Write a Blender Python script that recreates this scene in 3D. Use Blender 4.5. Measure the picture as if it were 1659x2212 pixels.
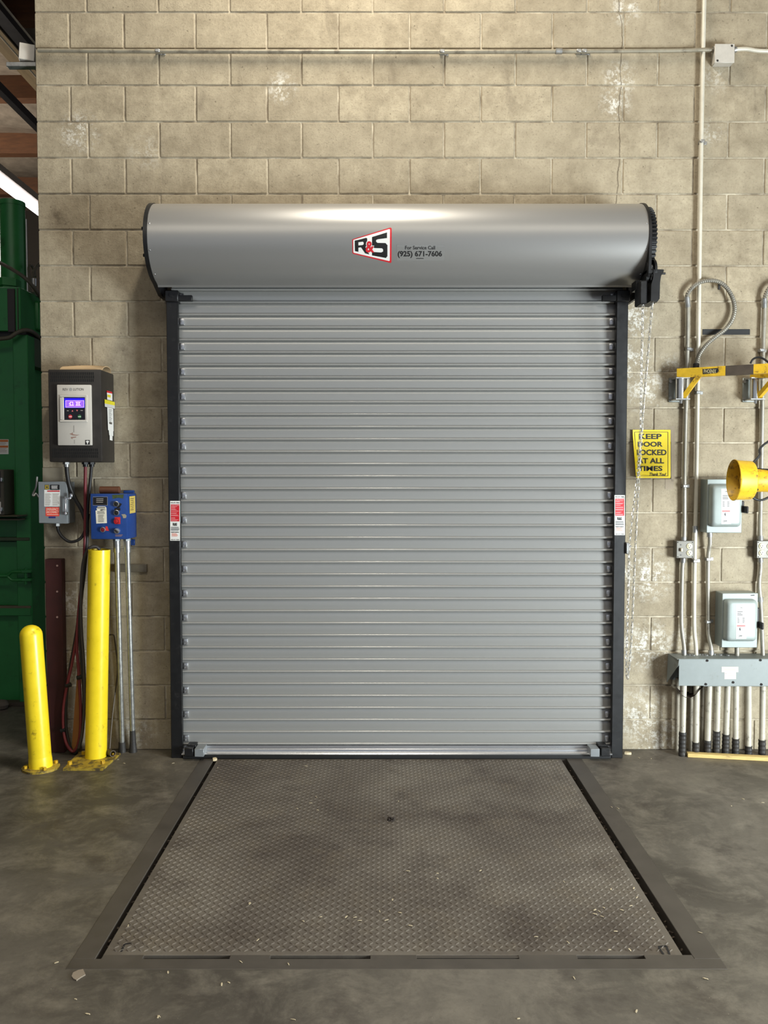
import bpy, bmesh, math, random
from mathutils import Vector, Matrix
from mathutils.geometry import tessellate_polygon

random.seed(7)
scene = bpy.context.scene
COL = scene.collection
for o in list(bpy.data.objects):
    bpy.data.objects.remove(o)

# ---------------------------------------------------------------- camera
F, DIST, HCAM, TP = 1850.0, 4.985, 1.623, 0.0443
PITCH = math.atan(TP)
cam_data = bpy.data.cameras.new('camera')
cam_data.sensor_fit = 'VERTICAL'
cam_data.sensor_height = 36.0
cam_data.lens = F / 2212.0 * 36.0
cam_data.clip_start = 0.05
cam = bpy.data.objects.new('camera', cam_data)
COL.objects.link(cam)
cam.location = (0, -DIST, HCAM)
cam.rotation_euler = (math.pi / 2 - PITCH, 0, 0)
scene.camera = cam

# ---------------------------------------------------------------- world, lamps, exposure
scene.view_settings.view_transform = 'Standard'
scene.view_settings.look = 'None'
scene.view_settings.gamma = 1.0
scene.view_settings.use_curve_mapping = False
scene.view_settings.exposure = 0.0

world = bpy.data.worlds.new('world')
scene.world = world
world.use_nodes = True
world.node_tree.nodes['Background'].inputs[0].default_value = (0.80, 0.86, 1.0, 1)
world.node_tree.nodes['Background'].inputs[1].default_value = 0.38


def area(name, loc, target, sx, sy, power, col, spread=180):
    l = bpy.data.lights.new(name, 'AREA')
    l.shape = 'RECTANGLE'; l.size = sx; l.size_y = sy
    l.energy = power; l.color = col; l.spread = math.radians(spread)
    o = bpy.data.objects.new(name, l); COL.objects.link(o)
    o.location = loc
    o.rotation_euler = (Vector(target) - Vector(loc)).to_track_quat('-Z', 'Y').to_euler()
    return o


area('ceiling_lamp_main', (-0.1, -1.05, 5.85), (-0.1, -1.0, 0), 0.25, 1.3, 135, (1.0, 0.93, 0.80))
area('ceiling_lamp_row', (0.2, -4.7, 5.85), (0.2, -3.0, 0), 7.5, 2.0, 165, (1.0, 0.93, 0.80))
area('doorway_daylight', (4.5, -3.6, 0.95), (0.0, -1.7, 0.85), 1.3, 1.8, 520, (0.87, 0.96, 1.0))
far_bay = bpy.data.lights.new('far_bay_fill', 'POINT')  # unseen fill light, added to brighten the roof beyond the wall end
far_bay.energy = 260; far_bay.color = (1.0, 0.93, 0.85); far_bay.shadow_soft_size = 0.3
far_bay_ob = bpy.data.objects.new('far_bay_fill', far_bay); COL.objects.link(far_bay_ob)
far_bay_ob.location = (-6.0, 4.2, 4.3)

# ---------------------------------------------------------------- helpers
CP, SP = math.cos(PITCH), math.sin(PITCH)
CAM = Vector((0, -DIST, HCAM))


def ray(px, py):
    xc = (px - 829.5) / F; yc = (1106 - py) / F
    return Vector((xc, CP + yc * SP, -SP + yc * CP))


def P(px, py, Y):
    """point of the place at depth Y (wall face = 0) that the photograph shows at this pixel"""
    r = ray(px, py)
    return CAM + r * ((Y + DIST) / r.y)


def PX(px, py, X):
    r = ray(px, py)
    return CAM + r * (X / r.x)


def FL(px, py, z=0.0):
    r = ray(px, py)
    return CAM + r * ((z - HCAM) / r.z)


def lin(c):
    c /= 255.0
    return c / 12.92 if c <= 0.04045 else ((c + 0.055) / 1.055) ** 2.4


def C(r, g, b):
    return (lin(r), lin(g), lin(b), 1.0)


MATS = {}


class NT:
    def __init__(s, name):
        s.m = bpy.data.materials.new(name); s.m.use_nodes = True
        s.t = s.m.node_tree; s.b = s.t.nodes['Principled BSDF']
        s.pos = s.t.nodes.new('ShaderNodeNewGeometry').outputs['Position']

    def n(s, kind, **kw):
        x = s.t.nodes.new(kind)
        for k, v in kw.items():
            if k.startswith('i_'):
                key = k[2:]
                key = int(key) if key.isdigit() else key.replace('_', ' ')
                if hasattr(v, 'links') or isinstance(v, bpy.types.NodeSocket):
                    s.t.links.new(v, x.inputs[key])
                else:
                    x.inputs[key].default_value = v
            else:
                setattr(x, k, v)
        return x

    def link(s, a, b):
        s.t.links.new(a, b)

    def noise(s, scale, detail=4, rough=0.6, vec=None, dist=0.0):
        return s.n('ShaderNodeTexNoise', i_Vector=vec or s.pos, i_Scale=scale, i_Detail=detail, i_Roughness=rough,
                   i_Distortion=dist).outputs['Fac']

    def rng(s, val, a, b, c=0.0, d=1.0):
        return s.n('ShaderNodeMapRange', i_Value=val, i_1=a, i_2=b, i_3=c, i_4=d).outputs[0]

    def math(s, op, a, b=0.0):
        return s.n('ShaderNodeMath', operation=op, i_0=a, i_1=b).outputs[0]

    def mix(s, fac, a, b, mode='MIX'):
        x = s.t.nodes.new('ShaderNodeMix'); x.data_type = 'RGBA'; x.blend_type = mode
        for idx, v in ((0, fac), (6, a), (7, b)):
            if isinstance(v, bpy.types.NodeSocket):
                s.t.links.new(v, x.inputs[idx])
            else:
                x.inputs[idx].default_value = v
        return x.outputs[2]

    def bump(s, h, strength, dist=0.01):
        x = s.n('ShaderNodeBump', i_Height=h, i_Strength=strength, i_Distance=dist)
        s.link(x.outputs[0], s.b.inputs['Normal'])


def mat(name, rgb, rough=0.6, metal=0.0, var=0.12, scale=9.0, bump=0.0, bscale=70.0,
        stain=None, samt=0.5, sscale=14.0, sthr=0.58, emit=0.0, spec=0.5, stretch=None, rvar=0.08):
    if name in MATS:
        return MATS[name]
    t = NT(name)
    base = C(*rgb)
    vec = t.pos
    if stretch:
        vec = t.n('ShaderNodeMapping', i_Vector=t.pos, i_Scale=stretch).outputs[0]
    nz = t.noise(scale, 5, 0.65, vec)
    lo = tuple(max(0, c * (1 - var)) for c in base[:3]) + (1,)
    hi = tuple(min(1, c * (1 + var)) for c in base[:3]) + (1,)
    col = t.mix(t.rng(nz, 0.3, 0.7), lo, hi)
    if stain:
        n2 = t.noise(sscale, 6, 0.7, vec)
        col = t.mix(t.rng(n2, sthr, sthr + 0.12, 0.0, samt), col, C(*stain))
    t.link(col, t.b.inputs['Base Color'])
    t.b.inputs['Metallic'].default_value = metal
    t.b.inputs['Specular IOR Level'].default_value = spec
    t.link(t.rng(nz, 0.2, 0.8, max(0.02, rough - rvar), min(1, rough + rvar)), t.b.inputs['Roughness'])
    if bump:
        t.bump(t.noise(bscale, 4, 0.6, vec), bump, 0.004)
    if emit:
        t.link(col, t.b.inputs['Emission Color'])
        t.b.inputs['Emission Strength'].default_value = emit
    MATS[name] = t.m
    return t.m


WLOC = {}


def thing(name, label, cat, loc=(0, 0, 0), group=None):
    o = bpy.data.objects.new(name, None); COL.objects.link(o)
    o.empty_display_size = 0.05
    o.location = loc
    o['label'] = label; o['category'] = cat
    if group:
        o['group'] = group
    WLOC[o] = Vector(loc)
    return o


def tag(o, label, cat, group=None, kind=None):
    o['label'] = label; o['category'] = cat
    if group: o['group'] = group
    if kind: o['kind'] = kind
    return o


def place(name, me, material, parent, wloc, label=None):
    """link one object that uses mesh data me with its origin at the place wloc"""
    o = bpy.data.objects.new(name, me); COL.objects.link(o)
    if material is not None and not me.materials:
        me.materials.append(material)
    wloc = Vector(wloc)
    if parent is not None:
        o.parent = parent
        o.location = wloc - WLOC[parent]
    else:
        o.location = wloc
    WLOC[o] = wloc
    if label:
        o['label'] = label
    return o


class M:
    """collects shapes; build() links them as ONE mesh object"""
    def __init__(s):
        s.v = []; s.f = []

    def add(s, vs, fs):
        b = len(s.v)
        s.v += [Vector(v) for v in vs]
        s.f += [tuple(i + b for i in f) for f in fs]
        return s

    def box(s, a, b, bev=0.0, seg=1, rot=None, pivot=None):
        x0, x1 = sorted((a[0], b[0])); y0, y1 = sorted((a[1], b[1])); z0, z1 = sorted((a[2], b[2]))
        bm = bmesh.new()
        vs = [bm.verts.new((x, y, z)) for x in (x0, x1) for y in (y0, y1) for z in (z0, z1)]
        for f in ((0, 1, 3, 2), (4, 6, 7, 5), (0, 4, 5, 1), (2, 3, 7, 6), (0, 2, 6, 4), (1, 5, 7, 3)):
            bm.faces.new([vs[i] for i in f])
        if bev:
            bmesh.ops.bevel(bm, geom=bm.edges[:], offset=min(bev, 0.45 * min(x1 - x0, y1 - y0, z1 - z0)),
                            segments=seg, affect='EDGES', profile=0.5)
        if rot is not None:
            pv = Vector(pivot) if pivot is not None else Vector(((x0 + x1) / 2, (y0 + y1) / 2, (z0 + z1) / 2))
            for v in bm.verts:
                v.co = rot @ (v.co - pv) + pv
        bm.verts.index_update()
        s.add([v.co.copy() for v in bm.verts], [[v.index for v in f.verts] for f in bm.faces])
        bm.free()
        return s

    def pbox(s, x0, y0, x1, y1, yf, yb, bev=0.0, seg=1):
        a = P(x0, y0, yf); b = P(x1, y1, yf)
        return s.box((a.x, yf, a.z), (b.x, yb, b.z), bev, seg)

    def ring(s, c, u, w, r, n):
        return [c + u * (r * math.cos(2 * math.pi * i / n)) + w * (r * math.sin(2 * math.pi * i / n)) for i in range(n)]

    @staticmethod
    def frame(d):
        d = d.normalized()
        a = Vector((0, 0, 1)) if abs(d.z) < 0.9 else Vector((1, 0, 0))
        u = d.cross(a).normalized()
        return u, d.cross(u).normalized()

    def lathe(s, p, axis, prof, n=20, cap0=True, cap1=True):
        """prof: list of (distance along axis, radius)"""
        p = Vector(p); d = Vector(axis).normalized(); u, w = s.frame(d)
        vs = []; fs = []
        for t, r in prof:
            vs += s.ring(p + d * t, u, w, r, n)
        for k in range(len(prof) - 1):
            for i in range(n):
                j = (i + 1) % n
                fs.append((k * n + i, k * n + j, (k + 1) * n + j, (k + 1) * n + i))
        if cap0: fs.append(tuple(reversed(range(n))))
        if cap1: fs.append(tuple(range((len(prof) - 1) * n, len(prof) * n)))
        return s.add(vs, fs)

    def cyl(s, a, b, r, r2=None, n=16):
        a = Vector(a); b = Vector(b)
        return s.lathe(a, b - a, [(0, r), ((b - a).length, r if r2 is None else r2)], n)

    def tube(s, pts, r, n=8, smooth=0, ribs=None):
        pts = [Vector(p) for p in pts]
        if smooth:
            q = []
            for i in range(len(pts) - 1):
                p0 = pts[max(i - 1, 0)]; p1 = pts[i]; p2 = pts[i + 1]; p3 = pts[min(i + 2, len(pts) - 1)]
                for k in range(smooth):
                    t = k / smooth
                    q.append(0.5 * ((2 * p1) + (p2 - p0) * t + (2 * p0 - 5 * p1 + 4 * p2 - p3) * t * t +
                                    (3 * p1 - p0 - 3 * p2 + p3) * t ** 3))
            q.append(pts[-1]); pts = q
        rad = [r] * len(pts)
        if ribs:
            # resample evenly and alternate the radius (corrugated conduit)
            L = [0]
            for i in range(1, len(pts)): L.append(L[-1] + (pts[i] - pts[i - 1]).length)
            m = max(4, int(L[-1] / ribs)); q = []; rad = []; k = 0
            for i in range(m + 1):
                t = L[-1] * i / m
                while k < len(L) - 2 and L[k + 1] < t: k += 1
                q.append(pts[k].lerp(pts[k + 1], (t - L[k]) / max(1e-9, L[k + 1] - L[k])))
                rad.append(r if i % 2 else r * 0.86)
            pts = q
        d0 = (pts[1] - pts[0]).normalized(); u, w = s.frame(d0)
        vs = []; fs = []
        for i, p in enumerate(pts):
            d = (pts[min(i + 1, len(pts) - 1)] - pts[max(i - 1, 0)]).normalized()
            u = (u - d * u.dot(d)).normalized(); w = d.cross(u)
            vs += s.ring(p, u, w, rad[i], n)
        for k in range(len(pts) - 1):
            for i in range(n):
                j = (i + 1) % n
                fs.append((k * n + i, k * n + j, (k + 1) * n + j, (k + 1) * n + i))
        fs.append(tuple(reversed(range(n)))); fs.append(tuple(range((len(pts) - 1) * n, len(pts) * n)))
        return s.add(vs, fs)

    def prism(s, poly, org, u, w, ext):
        """polygon (a,b) -> org + a*u + b*w, extruded by vector ext"""
        org = Vector(org); u = Vector(u); w = Vector(w); ext = Vector(ext)
        n = len(poly)
        A = [org + u * a + w * b for a, b in poly]
        tris = tessellate_polygon([[Vector((a, b, 0)) for a, b in poly]])
        fs = [tuple(t) for t in tris] + [tuple(i + n for i in reversed(t)) for t in tris]
        for i in range(n):
            j = (i + 1) % n
            fs.append((i, i + n, j + n, j))
        return s.add(A + [a + ext for a in A], fs)

    def extrude_x(s, prof, x0, x1, closed=True):
        """profile of (y, z) points swept along X"""
        n = len(prof)
        vs = [(x0, y, z) for y, z in prof] + [(x1, y, z) for y, z in prof]
        fs = [(i, (i + 1) % n, (i + 1) % n + n, i + n) for i in range(n if closed else n - 1)]
        if closed:
            tris = tessellate_polygon([[Vector((y, z, 0)) for y, z in prof]])
            fs += [tuple(t) for t in tris] + [tuple(i + n for i in reversed(t)) for t in tris]
        return s.add(vs, fs)

    def mesh(s, name, org, smooth=40):
        me = bpy.data.meshes.new(name)
        me.from_pydata([v - org for v in s.v], [], s.f)
        me.validate()
        bm = bmesh.new(); bm.from_mesh(me)
        bmesh.ops.recalc_face_normals(bm, faces=bm.faces[:])
        bm.to_mesh(me); bm.free()
        if smooth:
            me.polygons.foreach_set('use_smooth', [True] * len(me.polygons))
            me.set_sharp_from_angle(angle=math.radians(smooth))
        return me

    def centre(s):
        lo = Vector([min(v[i] for v in s.v) for i in range(3)])
        hi = Vector([max(v[i] for v in s.v) for i in range(3)])
        return (lo + hi) / 2

    def build(s, name, material, parent=None, smooth=40, label=None, org=None):
        c = Vector(org) if org is not None else s.centre()
        return place(name, s.mesh(name, c, smooth), material, parent, c, label)


_text_cache = {}


def text_shape(txt, bold=0.0):
    key = (txt, bold)
    if key in _text_cache:
        return _text_cache[key]
    cu = bpy.data.curves.new('tmp', 'FONT'); cu.body = txt; cu.offset = bold; cu.resolution_u = 3
    cu.fill_mode = 'FRONT'
    ob = bpy.data.objects.new('tmp', cu); COL.objects.link(ob)
    bpy.context.view_layer.update()
    ev = ob.evaluated_get(bpy.context.evaluated_depsgraph_get())
    me = ev.to_mesh()
    vs = [(v.co.x, v.co.y) for v in me.vertices]; fs = [tuple(p.vertices) for p in me.polygons]
    ev.to_mesh_clear()
    bpy.data.objects.remove(ob); bpy.data.curves.remove(cu)
    x0 = min(v[0] for v in vs); x1 = max(v[0] for v in vs); y0 = min(v[1] for v in vs); y1 = max(v[1] for v in vs)
    vs = [((x - x0) / (x1 - x0), (y1 - y) / (y1 - y0)) for x, y in vs]
    _text_cache[key] = (vs, fs)
    return vs, fs


class Dec:
    """flat print traced in photograph coordinates, then laid on the real surface by fn(px, py, offset)"""
    def __init__(s, fn):
        s.fn = fn; s.v = []; s.f = []

    def add(s, vs, fs):
        b = len(s.v); s.v += list(vs); s.f += [tuple(i + b for i in f) for f in fs]; return s

    def rect(s, x0, y0, x1, y1):
        return s.add([(x0, y0), (x1, y0), (x1, y1), (x0, y1)], [(0, 1, 2, 3)])

    def poly(s, pts):
        return s.add(pts, [tuple(t) for t in tessellate_polygon([[Vector((a, b, 0)) for a, b in pts]])])

    def frame(s, x0, y0, x1, y1, w):
        s.rect(x0, y0, x1, y0 + w); s.rect(x0, y1 - w, x1, y1)
        s.rect(x0, y0 + w, x0 + w, y1 - w); return s.rect(x1 - w, y0 + w, x1, y1 - w)

    def disc(s, cx, cy, rx, ry=None, n=16):
        ry = ry or rx
        return s.add([(cx + rx * math.cos(6.2832 * i / n), cy + ry * math.sin(6.2832 * i / n)) for i in range(n)],
                     [tuple(range(n))])

    def text(s, txt, x0, y0, x1, y1, bold=0.0, skew=0.0):
        vs, fs = text_shape(txt, bold)
        return s.add([(x0 + (x1 - x0) * a + skew * (1 - b), y0 + (y1 - y0) * b) for a, b in vs], fs)

    def lines(s, x0, y0, x1, y1, n, fill=0.5, ragged=0.3):
        st = (y1 - y0) / n
        for i in range(n):
            e = x1 - (x1 - x0) * random.random() * ragged
            s.rect(x0, y0 + st * i, e, y0 + st * (i + fill))
        return s

    def build(s, name, material, parent, off=0.0008, cuts=0, label=None):
        vs, fs = s.v, s.f
        if cuts:
            bm = bmesh.new()
            bv = [bm.verts.new((a, b, 0)) for a, b in vs]
            for f in fs:
                try: bm.faces.new([bv[i] for i in f])
                except ValueError: pass
            bmesh.ops.triangulate(bm, faces=bm.faces[:])
            for _ in range(cuts):
                bmesh.ops.subdivide_edges(bm, edges=[e for e in bm.edges if abs(e.verts[0].co.y - e.verts[1].co.y) > 3],
                                          cuts=1, use_grid_fill=True)
                bmesh.ops.triangulate(bm, faces=bm.faces[:])
            bm.verts.index_update()
            vs = [(v.co.x, v.co.y) for v in bm.verts]; fs = [[v.index for v in f.verts] for f in bm.faces]
            bm.free()
        pts = [s.fn(a, b, off) for a, b in vs]
        c = sum(pts, Vector()) / len(pts)
        me = bpy.data.meshes.new(name)
        me.from_pydata([p - c for p in pts], [], fs)
        me.validate()
        return place(name, me, material, parent, c, label)


def face(Y):
    return lambda px, py, o: P(px, py, Y - o)


def side(X):
    return lambda px, py, o: PX(px, py, X + o)


def struct(o):
    o['kind'] = 'structure'
    return o

# ---------------------------------------------------------------- materials
def block_material():
    t = NT('concrete_block')
    rnd = t.n('ShaderNodeObjectInfo').outputs['Random']
    big = t.noise(1.6, 3, 0.55)
    mid = t.noise(9.0, 6, 0.72)
    fine = t.noise(90.0, 5, 0.75)
    col = t.mix(t.rng(mid, 0.30, 0.72), C(136, 124, 103), C(186, 173, 148))
    col = t.mix(t.rng(rnd, 0, 1, 0.0, 0.36), col, C(128, 117, 98))
    col = t.mix(t.rng(big, 0.42, 0.68, 0.0, 0.30), col, C(196, 184, 160))
    col = t.mix(t.rng(fine, 0.54, 0.70, 0.0, 0.6), col, C(104, 93, 76))
    pits = t.noise(38.0, 3, 0.8)
    col = t.mix(t.rng(pits, 0.64, 0.70, 0.0, 0.75), col, C(82, 72, 58))
    streak = t.noise(5.0, 5, 0.6, t.n('ShaderNodeMapping', i_Vector=t.pos, i_Scale=(1.6, 1, 0.45)).outputs[0], 0.6)
    col = t.mix(t.rng(streak, 0.62, 0.74, 0.0, 0.4), col, C(108, 97, 82))
    # mineral bloom: white salts at the places where the photograph shows them
    spots = [(1372, 690, 34, 1.0), (1362, 790, 40, 1.0), (1395, 840, 40, .8), (1350, 735, 26, .8), (1400, 1245, 42, 1.0),
             (1400, 1395, 44, 1.0), (1365, 1395, 30, .9), (1390, 1545, 50, .9), (1360, 1240, 24, .9), (608, 190, 26, .9),
             (172, 285, 34, .9), (1352, 20, 26, 1.0), (1338, 172, 30, .9), (1328, 225, 26, .9), (1420, 1600, 50, .8),
             (150, 1295, 30, .8), (152, 1440, 36, .9), (150, 1560, 30, .8), (298, 1580, 34, .7), (1540, 285, 24, .5),
             (1545, 170, 26, .4), (315, 330, 30, .35), (1445, 800, 30, .5), (1370, 590, 30, .8), (1480, 1380, 30, .6)]
    mask = None
    for (x, y, r, a) in spots:
        c = P(x, y, 0.0)
        dv = t.n('ShaderNodeVectorMath', operation='DISTANCE', i_0=t.pos, i_1=c).outputs['Value']
        k = t.rng(dv, r / 370.0 * 1.5, r / 370.0 * 0.25, 0.0, a)
        mask = k if mask is None else t.math('MAXIMUM', mask, k)
    bl = t.math('ADD', t.math('MULTIPLY', t.noise(14.0, 8, 0.75), 0.55), t.math('MULTIPLY', t.noise(52.0, 6, 0.75), 0.45))
    m2 = t.math('MULTIPLY', mask, t.rng(bl, 0.49, 0.56))
    col = t.mix(m2, col, C(222, 218, 208))
    # settlement crack running down through the courses above the hood
    sx = t.n('ShaderNodeSeparateXYZ', i_0=t.pos)
    ca = P(1338, 180, 0.0); cb = P(1338, 440, 0.0)
    wob = t.rng(t.noise(3.5, 4, .6), 0.2, 0.8, -0.03, 0.03)
    dxc = t.math('ABSOLUTE', t.math('SUBTRACT', t.math('SUBTRACT', sx.outputs[0], ca.x), wob))
    crack = t.math('MULTIPLY', t.rng(dxc, 0.0045, 0.0015), t.rng(sx.outputs[2], cb.z - .1, cb.z))
    col = t.mix(t.math('MULTIPLY', crack, 0.75), col, C(92, 80, 64))
    # grime with a shape of its own
    spots = [(125, 465, 22, .7), (270, 760, 20, .5), (345, 840, 22, .6), (1575, 1320, 26, .5), (330, 1250, 20, .35),
             (1420, 1480, 30, .6), (1425, 1580, 26, .7), (1290, 300, 40, .35), (300, 1600, 30, .6), (1530, 1400, 30, .6)]
    mask = None
    for (x, y, r, a) in spots:
        c = P(x, y, 0.0)
        dv = t.n('ShaderNodeVectorMath', operation='DISTANCE', i_0=t.pos, i_1=c).outputs['Value']
        k = t.rng(dv, r / 370.0 * 1.4, r / 370.0 * 0.2, 0.0, a)
        mask = k if mask is None else t.math('MAXIMUM', mask, k)
    col = t.mix(t.math('MULTIPLY', mask, t.rng(t.noise(11.0, 6, .7), 0.38, 0.6)), col, C(86, 74, 60))
    t.link(col, t.b.inputs['Base Color'])
    t.b.inputs['Roughness'].default_value = 0.92
    t.b.inputs['Specular IOR Level'].default_value = 0.25
    h = t.math('ADD', t.math('MULTIPLY', fine, 0.5), t.math('MULTIPLY', t.noise(26.0, 5, .7), 0.8))
    t.bump(h, 0.6, 0.006)
    return t.m


def mortar_material():
    t = NT('mortar')
    n1 = t.noise(7.0, 5, 0.6); n2 = t.noise(60.0, 4, 0.7)
    col = t.mix(t.rng(n1, 0.36, 0.66), C(132, 120, 101), C(204, 193, 170))
    col = t.mix(t.rng(n2, 0.55, 0.75, 0, .5), col, C(96, 86, 72))
    t.link(col, t.b.inputs['Base Color'])
    t.b.inputs['Roughness'].default_value = 0.95
    t.bump(n2, 0.4, 0.004)
    return t.m


def floor_material():
    t = NT('worn_concrete_floor')
    a = t.noise(0.9, 6, 0.62, None, 0.5); b = t.noise(4.5, 7, 0.7, None, 0.4); c = t.noise(45.0, 5, 0.7)
    col = t.mix(t.rng(a, 0.38, 0.64), C(68, 63, 55), C(106, 100, 90))
    col = t.mix(t.rng(b, 0.46, 0.66, 0, .55), col, C(130, 123, 110))
    col = t.mix(t.rng(t.noise(2.2, 7, .72), 0.52, 0.66, 0, .7), col, C(56, 49, 43))
    col = t.mix(t.rng(c, 0.5, 0.75, 0, .35), col, C(60, 54, 48))
    sp = t.noise(150.0, 2, 0.5)
    col = t.mix(t.rng(sp, 0.74, 0.77, 0, .6), col, C(170, 160, 140))
    t.link(col, t.b.inputs['Base Color'])
    t.link(t.rng(b, 0.3, 0.7, 0.62, 0.42), t.b.inputs['Roughness'])
    t.b.inputs['Specular IOR Level'].default_value = 0.4
    t.bump(t.math('ADD', c, b), 0.12, 0.004)
    return t.m


def steel_plate_material():
    t = NT('dirty_tread_steel')
    a = t.noise(1.5, 5, 0.6, None, 0.4); b = t.noise(6.0, 6, 0.7); c = t.noise(70.0, 4, 0.7)
    col = t.mix(t.rng(a, 0.36, 0.62), C(84, 76, 68), C(114, 107, 97))
    col = t.mix(t.rng(b, 0.5, 0.7, 0, .45), col, C(112, 101, 84))
    col = t.mix(t.rng(t.noise(2.6, 6, .7), 0.52, 0.68, 0, .6), col, C(62, 52, 46))
    col = t.mix(t.rng(c, 0.55, 0.75, 0, .35), col, C(54, 47, 42))
    t.link(col, t.b.inputs['Base Color'])
    t.b.inputs['Metallic'].default_value = 0.25
    t.link(t.rng(b, 0.3, 0.7, 0.60, 0.42), t.b.inputs['Roughness'])
    t.bump(c, 0.1, 0.003)
    return t.m


m_block = block_material(); m_mortar = mortar_material(); m_floor = floor_material(); m_deck = steel_plate_material()
m_slat = mat('grey_slat_paint', (158, 157, 153), 0.26, 0.3, 0.01, 3, spec=0.7, rvar=0.0)
m_hood = mat('grey_hood_paint', (150, 148, 145), 0.36, 0.45, 0.01, 2, spec=0.6, rvar=0.0, stretch=(0.3, 6, 6))
m_black = mat('black_paint', (17, 17, 18), 0.45, 0, 0.2, 20, stain=(48, 46, 44), samt=.5, sscale=30)
m_alu = mat('aluminium', (205, 206, 208), 0.28, 0.9, 0.05, 5, stretch=(0.2, 8, 8))
m_galv = mat('galvanised_steel', (168, 168, 166), 0.36, 0.75, 0.18, 30, stain=(110, 104, 96), samt=.5, sscale=25)
m_emt = mat('conduit_steel', (166, 161, 148), 0.40, 0.45, 0.10, 20, stain=(112, 102, 88), samt=.7, sscale=24, sthr=.58)
m_emt_white = mat('pale_painted_conduit', (208, 202, 186), 0.5, 0.15, 0.08, 15, stain=(130, 118, 98), samt=.7, sscale=40, sthr=.64)
m_rubber = mat('black_rubber', (18, 18, 18), 0.6)
m_white = mat('white_print', (232, 230, 224), 0.5, var=.03)
m_red = mat('red_print', (200, 28, 40), 0.5, var=.05)
m_ink = mat('black_ink', (20, 18, 18), 0.5, var=.05)
m_yellow = mat('yellow_bollard_paint', (244, 214, 38), 0.32, 0, 0.06, 12, stain=(140, 116, 30), samt=.8, sscale=16, sthr=.60)
m_yellow_worn = mat('worn_yellow_paint', (206, 164, 34), 0.42, 0, 0.15, 20, stain=(92, 60, 30), samt=.85, sscale=34, sthr=.55)
# ---------------------------------------------------------------- the setting: floor, wall, ceiling
XL, XR, ZT = -1.985, 3.1, 5.26          # end of the wall, how far it is built, its top
DX0, DX1, DZ1 = -1.17, 1.32, 2.86       # door opening
pit_back, pit_front = -0.172, -2.165
PL0, PL1 = -1.045, 1.128                # outer sides of the leveler frame
PF = -2.245                             # outer front of the leveler frame

fm = M()
FX0, FX1, FY0, FY1 = -9.0, 4.6, -9.0, 9.0
for (x0, x1, y0, y1) in ((FX0, PL0, FY0, FY1), (PL1, FX1, FY0, FY1), (PL0, PL1, FY0, PF), (PL0, PL1, pit_back + .02, FY1)):
    fm.box((x0, y0, -0.5), (x1, y1, 0.0))
struct(fm.build('floor', m_floor, None, 0))

wm = M()
g = 0.0055
wm.box((XL + .004, g, 0), (DX0 - .004, .19 - g, 6.0)); wm.box((DX1 + .004, g, 0), (4.6, .19 - g, 6.0))
wm.box((DX0 - .004, g, DZ1 + .004), (DX1 + .004, .19 - g, 6.0))
wall = struct(wm.build('wall_back', m_mortar, None, 0))

BH, JT = 0.2032, 0.0095
bm_cache = {}


def block(x0, x1, z0, z1):
    w = round(x1 - x0, 3); h = round(z1 - z0, 3)
    if w < 0.03 or h < 0.02:
        return
    k = (w, h)
    if k not in bm_cache:
        bm_cache[k] = M().box((-w / 2, 0, -h / 2), (w / 2, 0.19, h / 2), 0.0035).mesh('concrete_block', Vector((0, 0, 0)), 0)
    o = place('concrete_block', bm_cache[k], m_block, wall, ((x0 + x1) / 2, random.uniform(-.0012, .0006), (z0 + z1) / 2))


for r in range(0, 26):
    zb = r * BH - 0.025; zt = zb + BH
    zb = max(zb, 0.0)
    odd = (20 - r) % 2 == 0
    xs = [XL]
    if odd:
        xs += [XL + 0.195]; x = XL + 0.505
    else:
        x = XL + 0.295
    while x < XR - 0.05:
        xs.append(x); x += 0.4064
    xs.append(XR)
    for a, b in zip(xs[:-1], xs[1:]):
        a2 = a if a == XL else a + JT / 2
        b2 = b - JT / 2
        z0, z1 = zb + (JT / 2 if r else 0), zt - JT / 2
        if z0 < DZ1 - 0.05:
            if a2 < DX0 and b2 > DX0: b2 = DX0
            elif a2 >= DX0 and b2 <= DX1: continue
            elif a2 < DX1 and b2 > DX1: a2 = DX1
        block(a2, b2, z0, z1)

# side wall with the doorway that lets the daylight in (outside the picture, to the right)
rw = M()
rw.box((4.6, FY0, 0), (4.8, -4.35, 6.0)); rw.box((4.6, -2.85, 0), (4.8, 0.19, 6.0)); rw.box((4.6, -4.35, 2.0), (4.8, -2.85, 6.0))
struct(rw.build('wall_right', m_mortar, None, 0))
bw = M().box((FX0, 8.9, 0), (FX1, 9.0, 6.0))
struct(bw.build('wall_far', mat('far_wall_paint', (60, 54, 46), .9), None, 0))
wl = M().box((-9.1, FY0, 0), (-9.0, FY1, 6.0))
struct(wl.build('wall_left', mat('far_wall_paint', (60, 54, 46), .9), None, 0))

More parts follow.
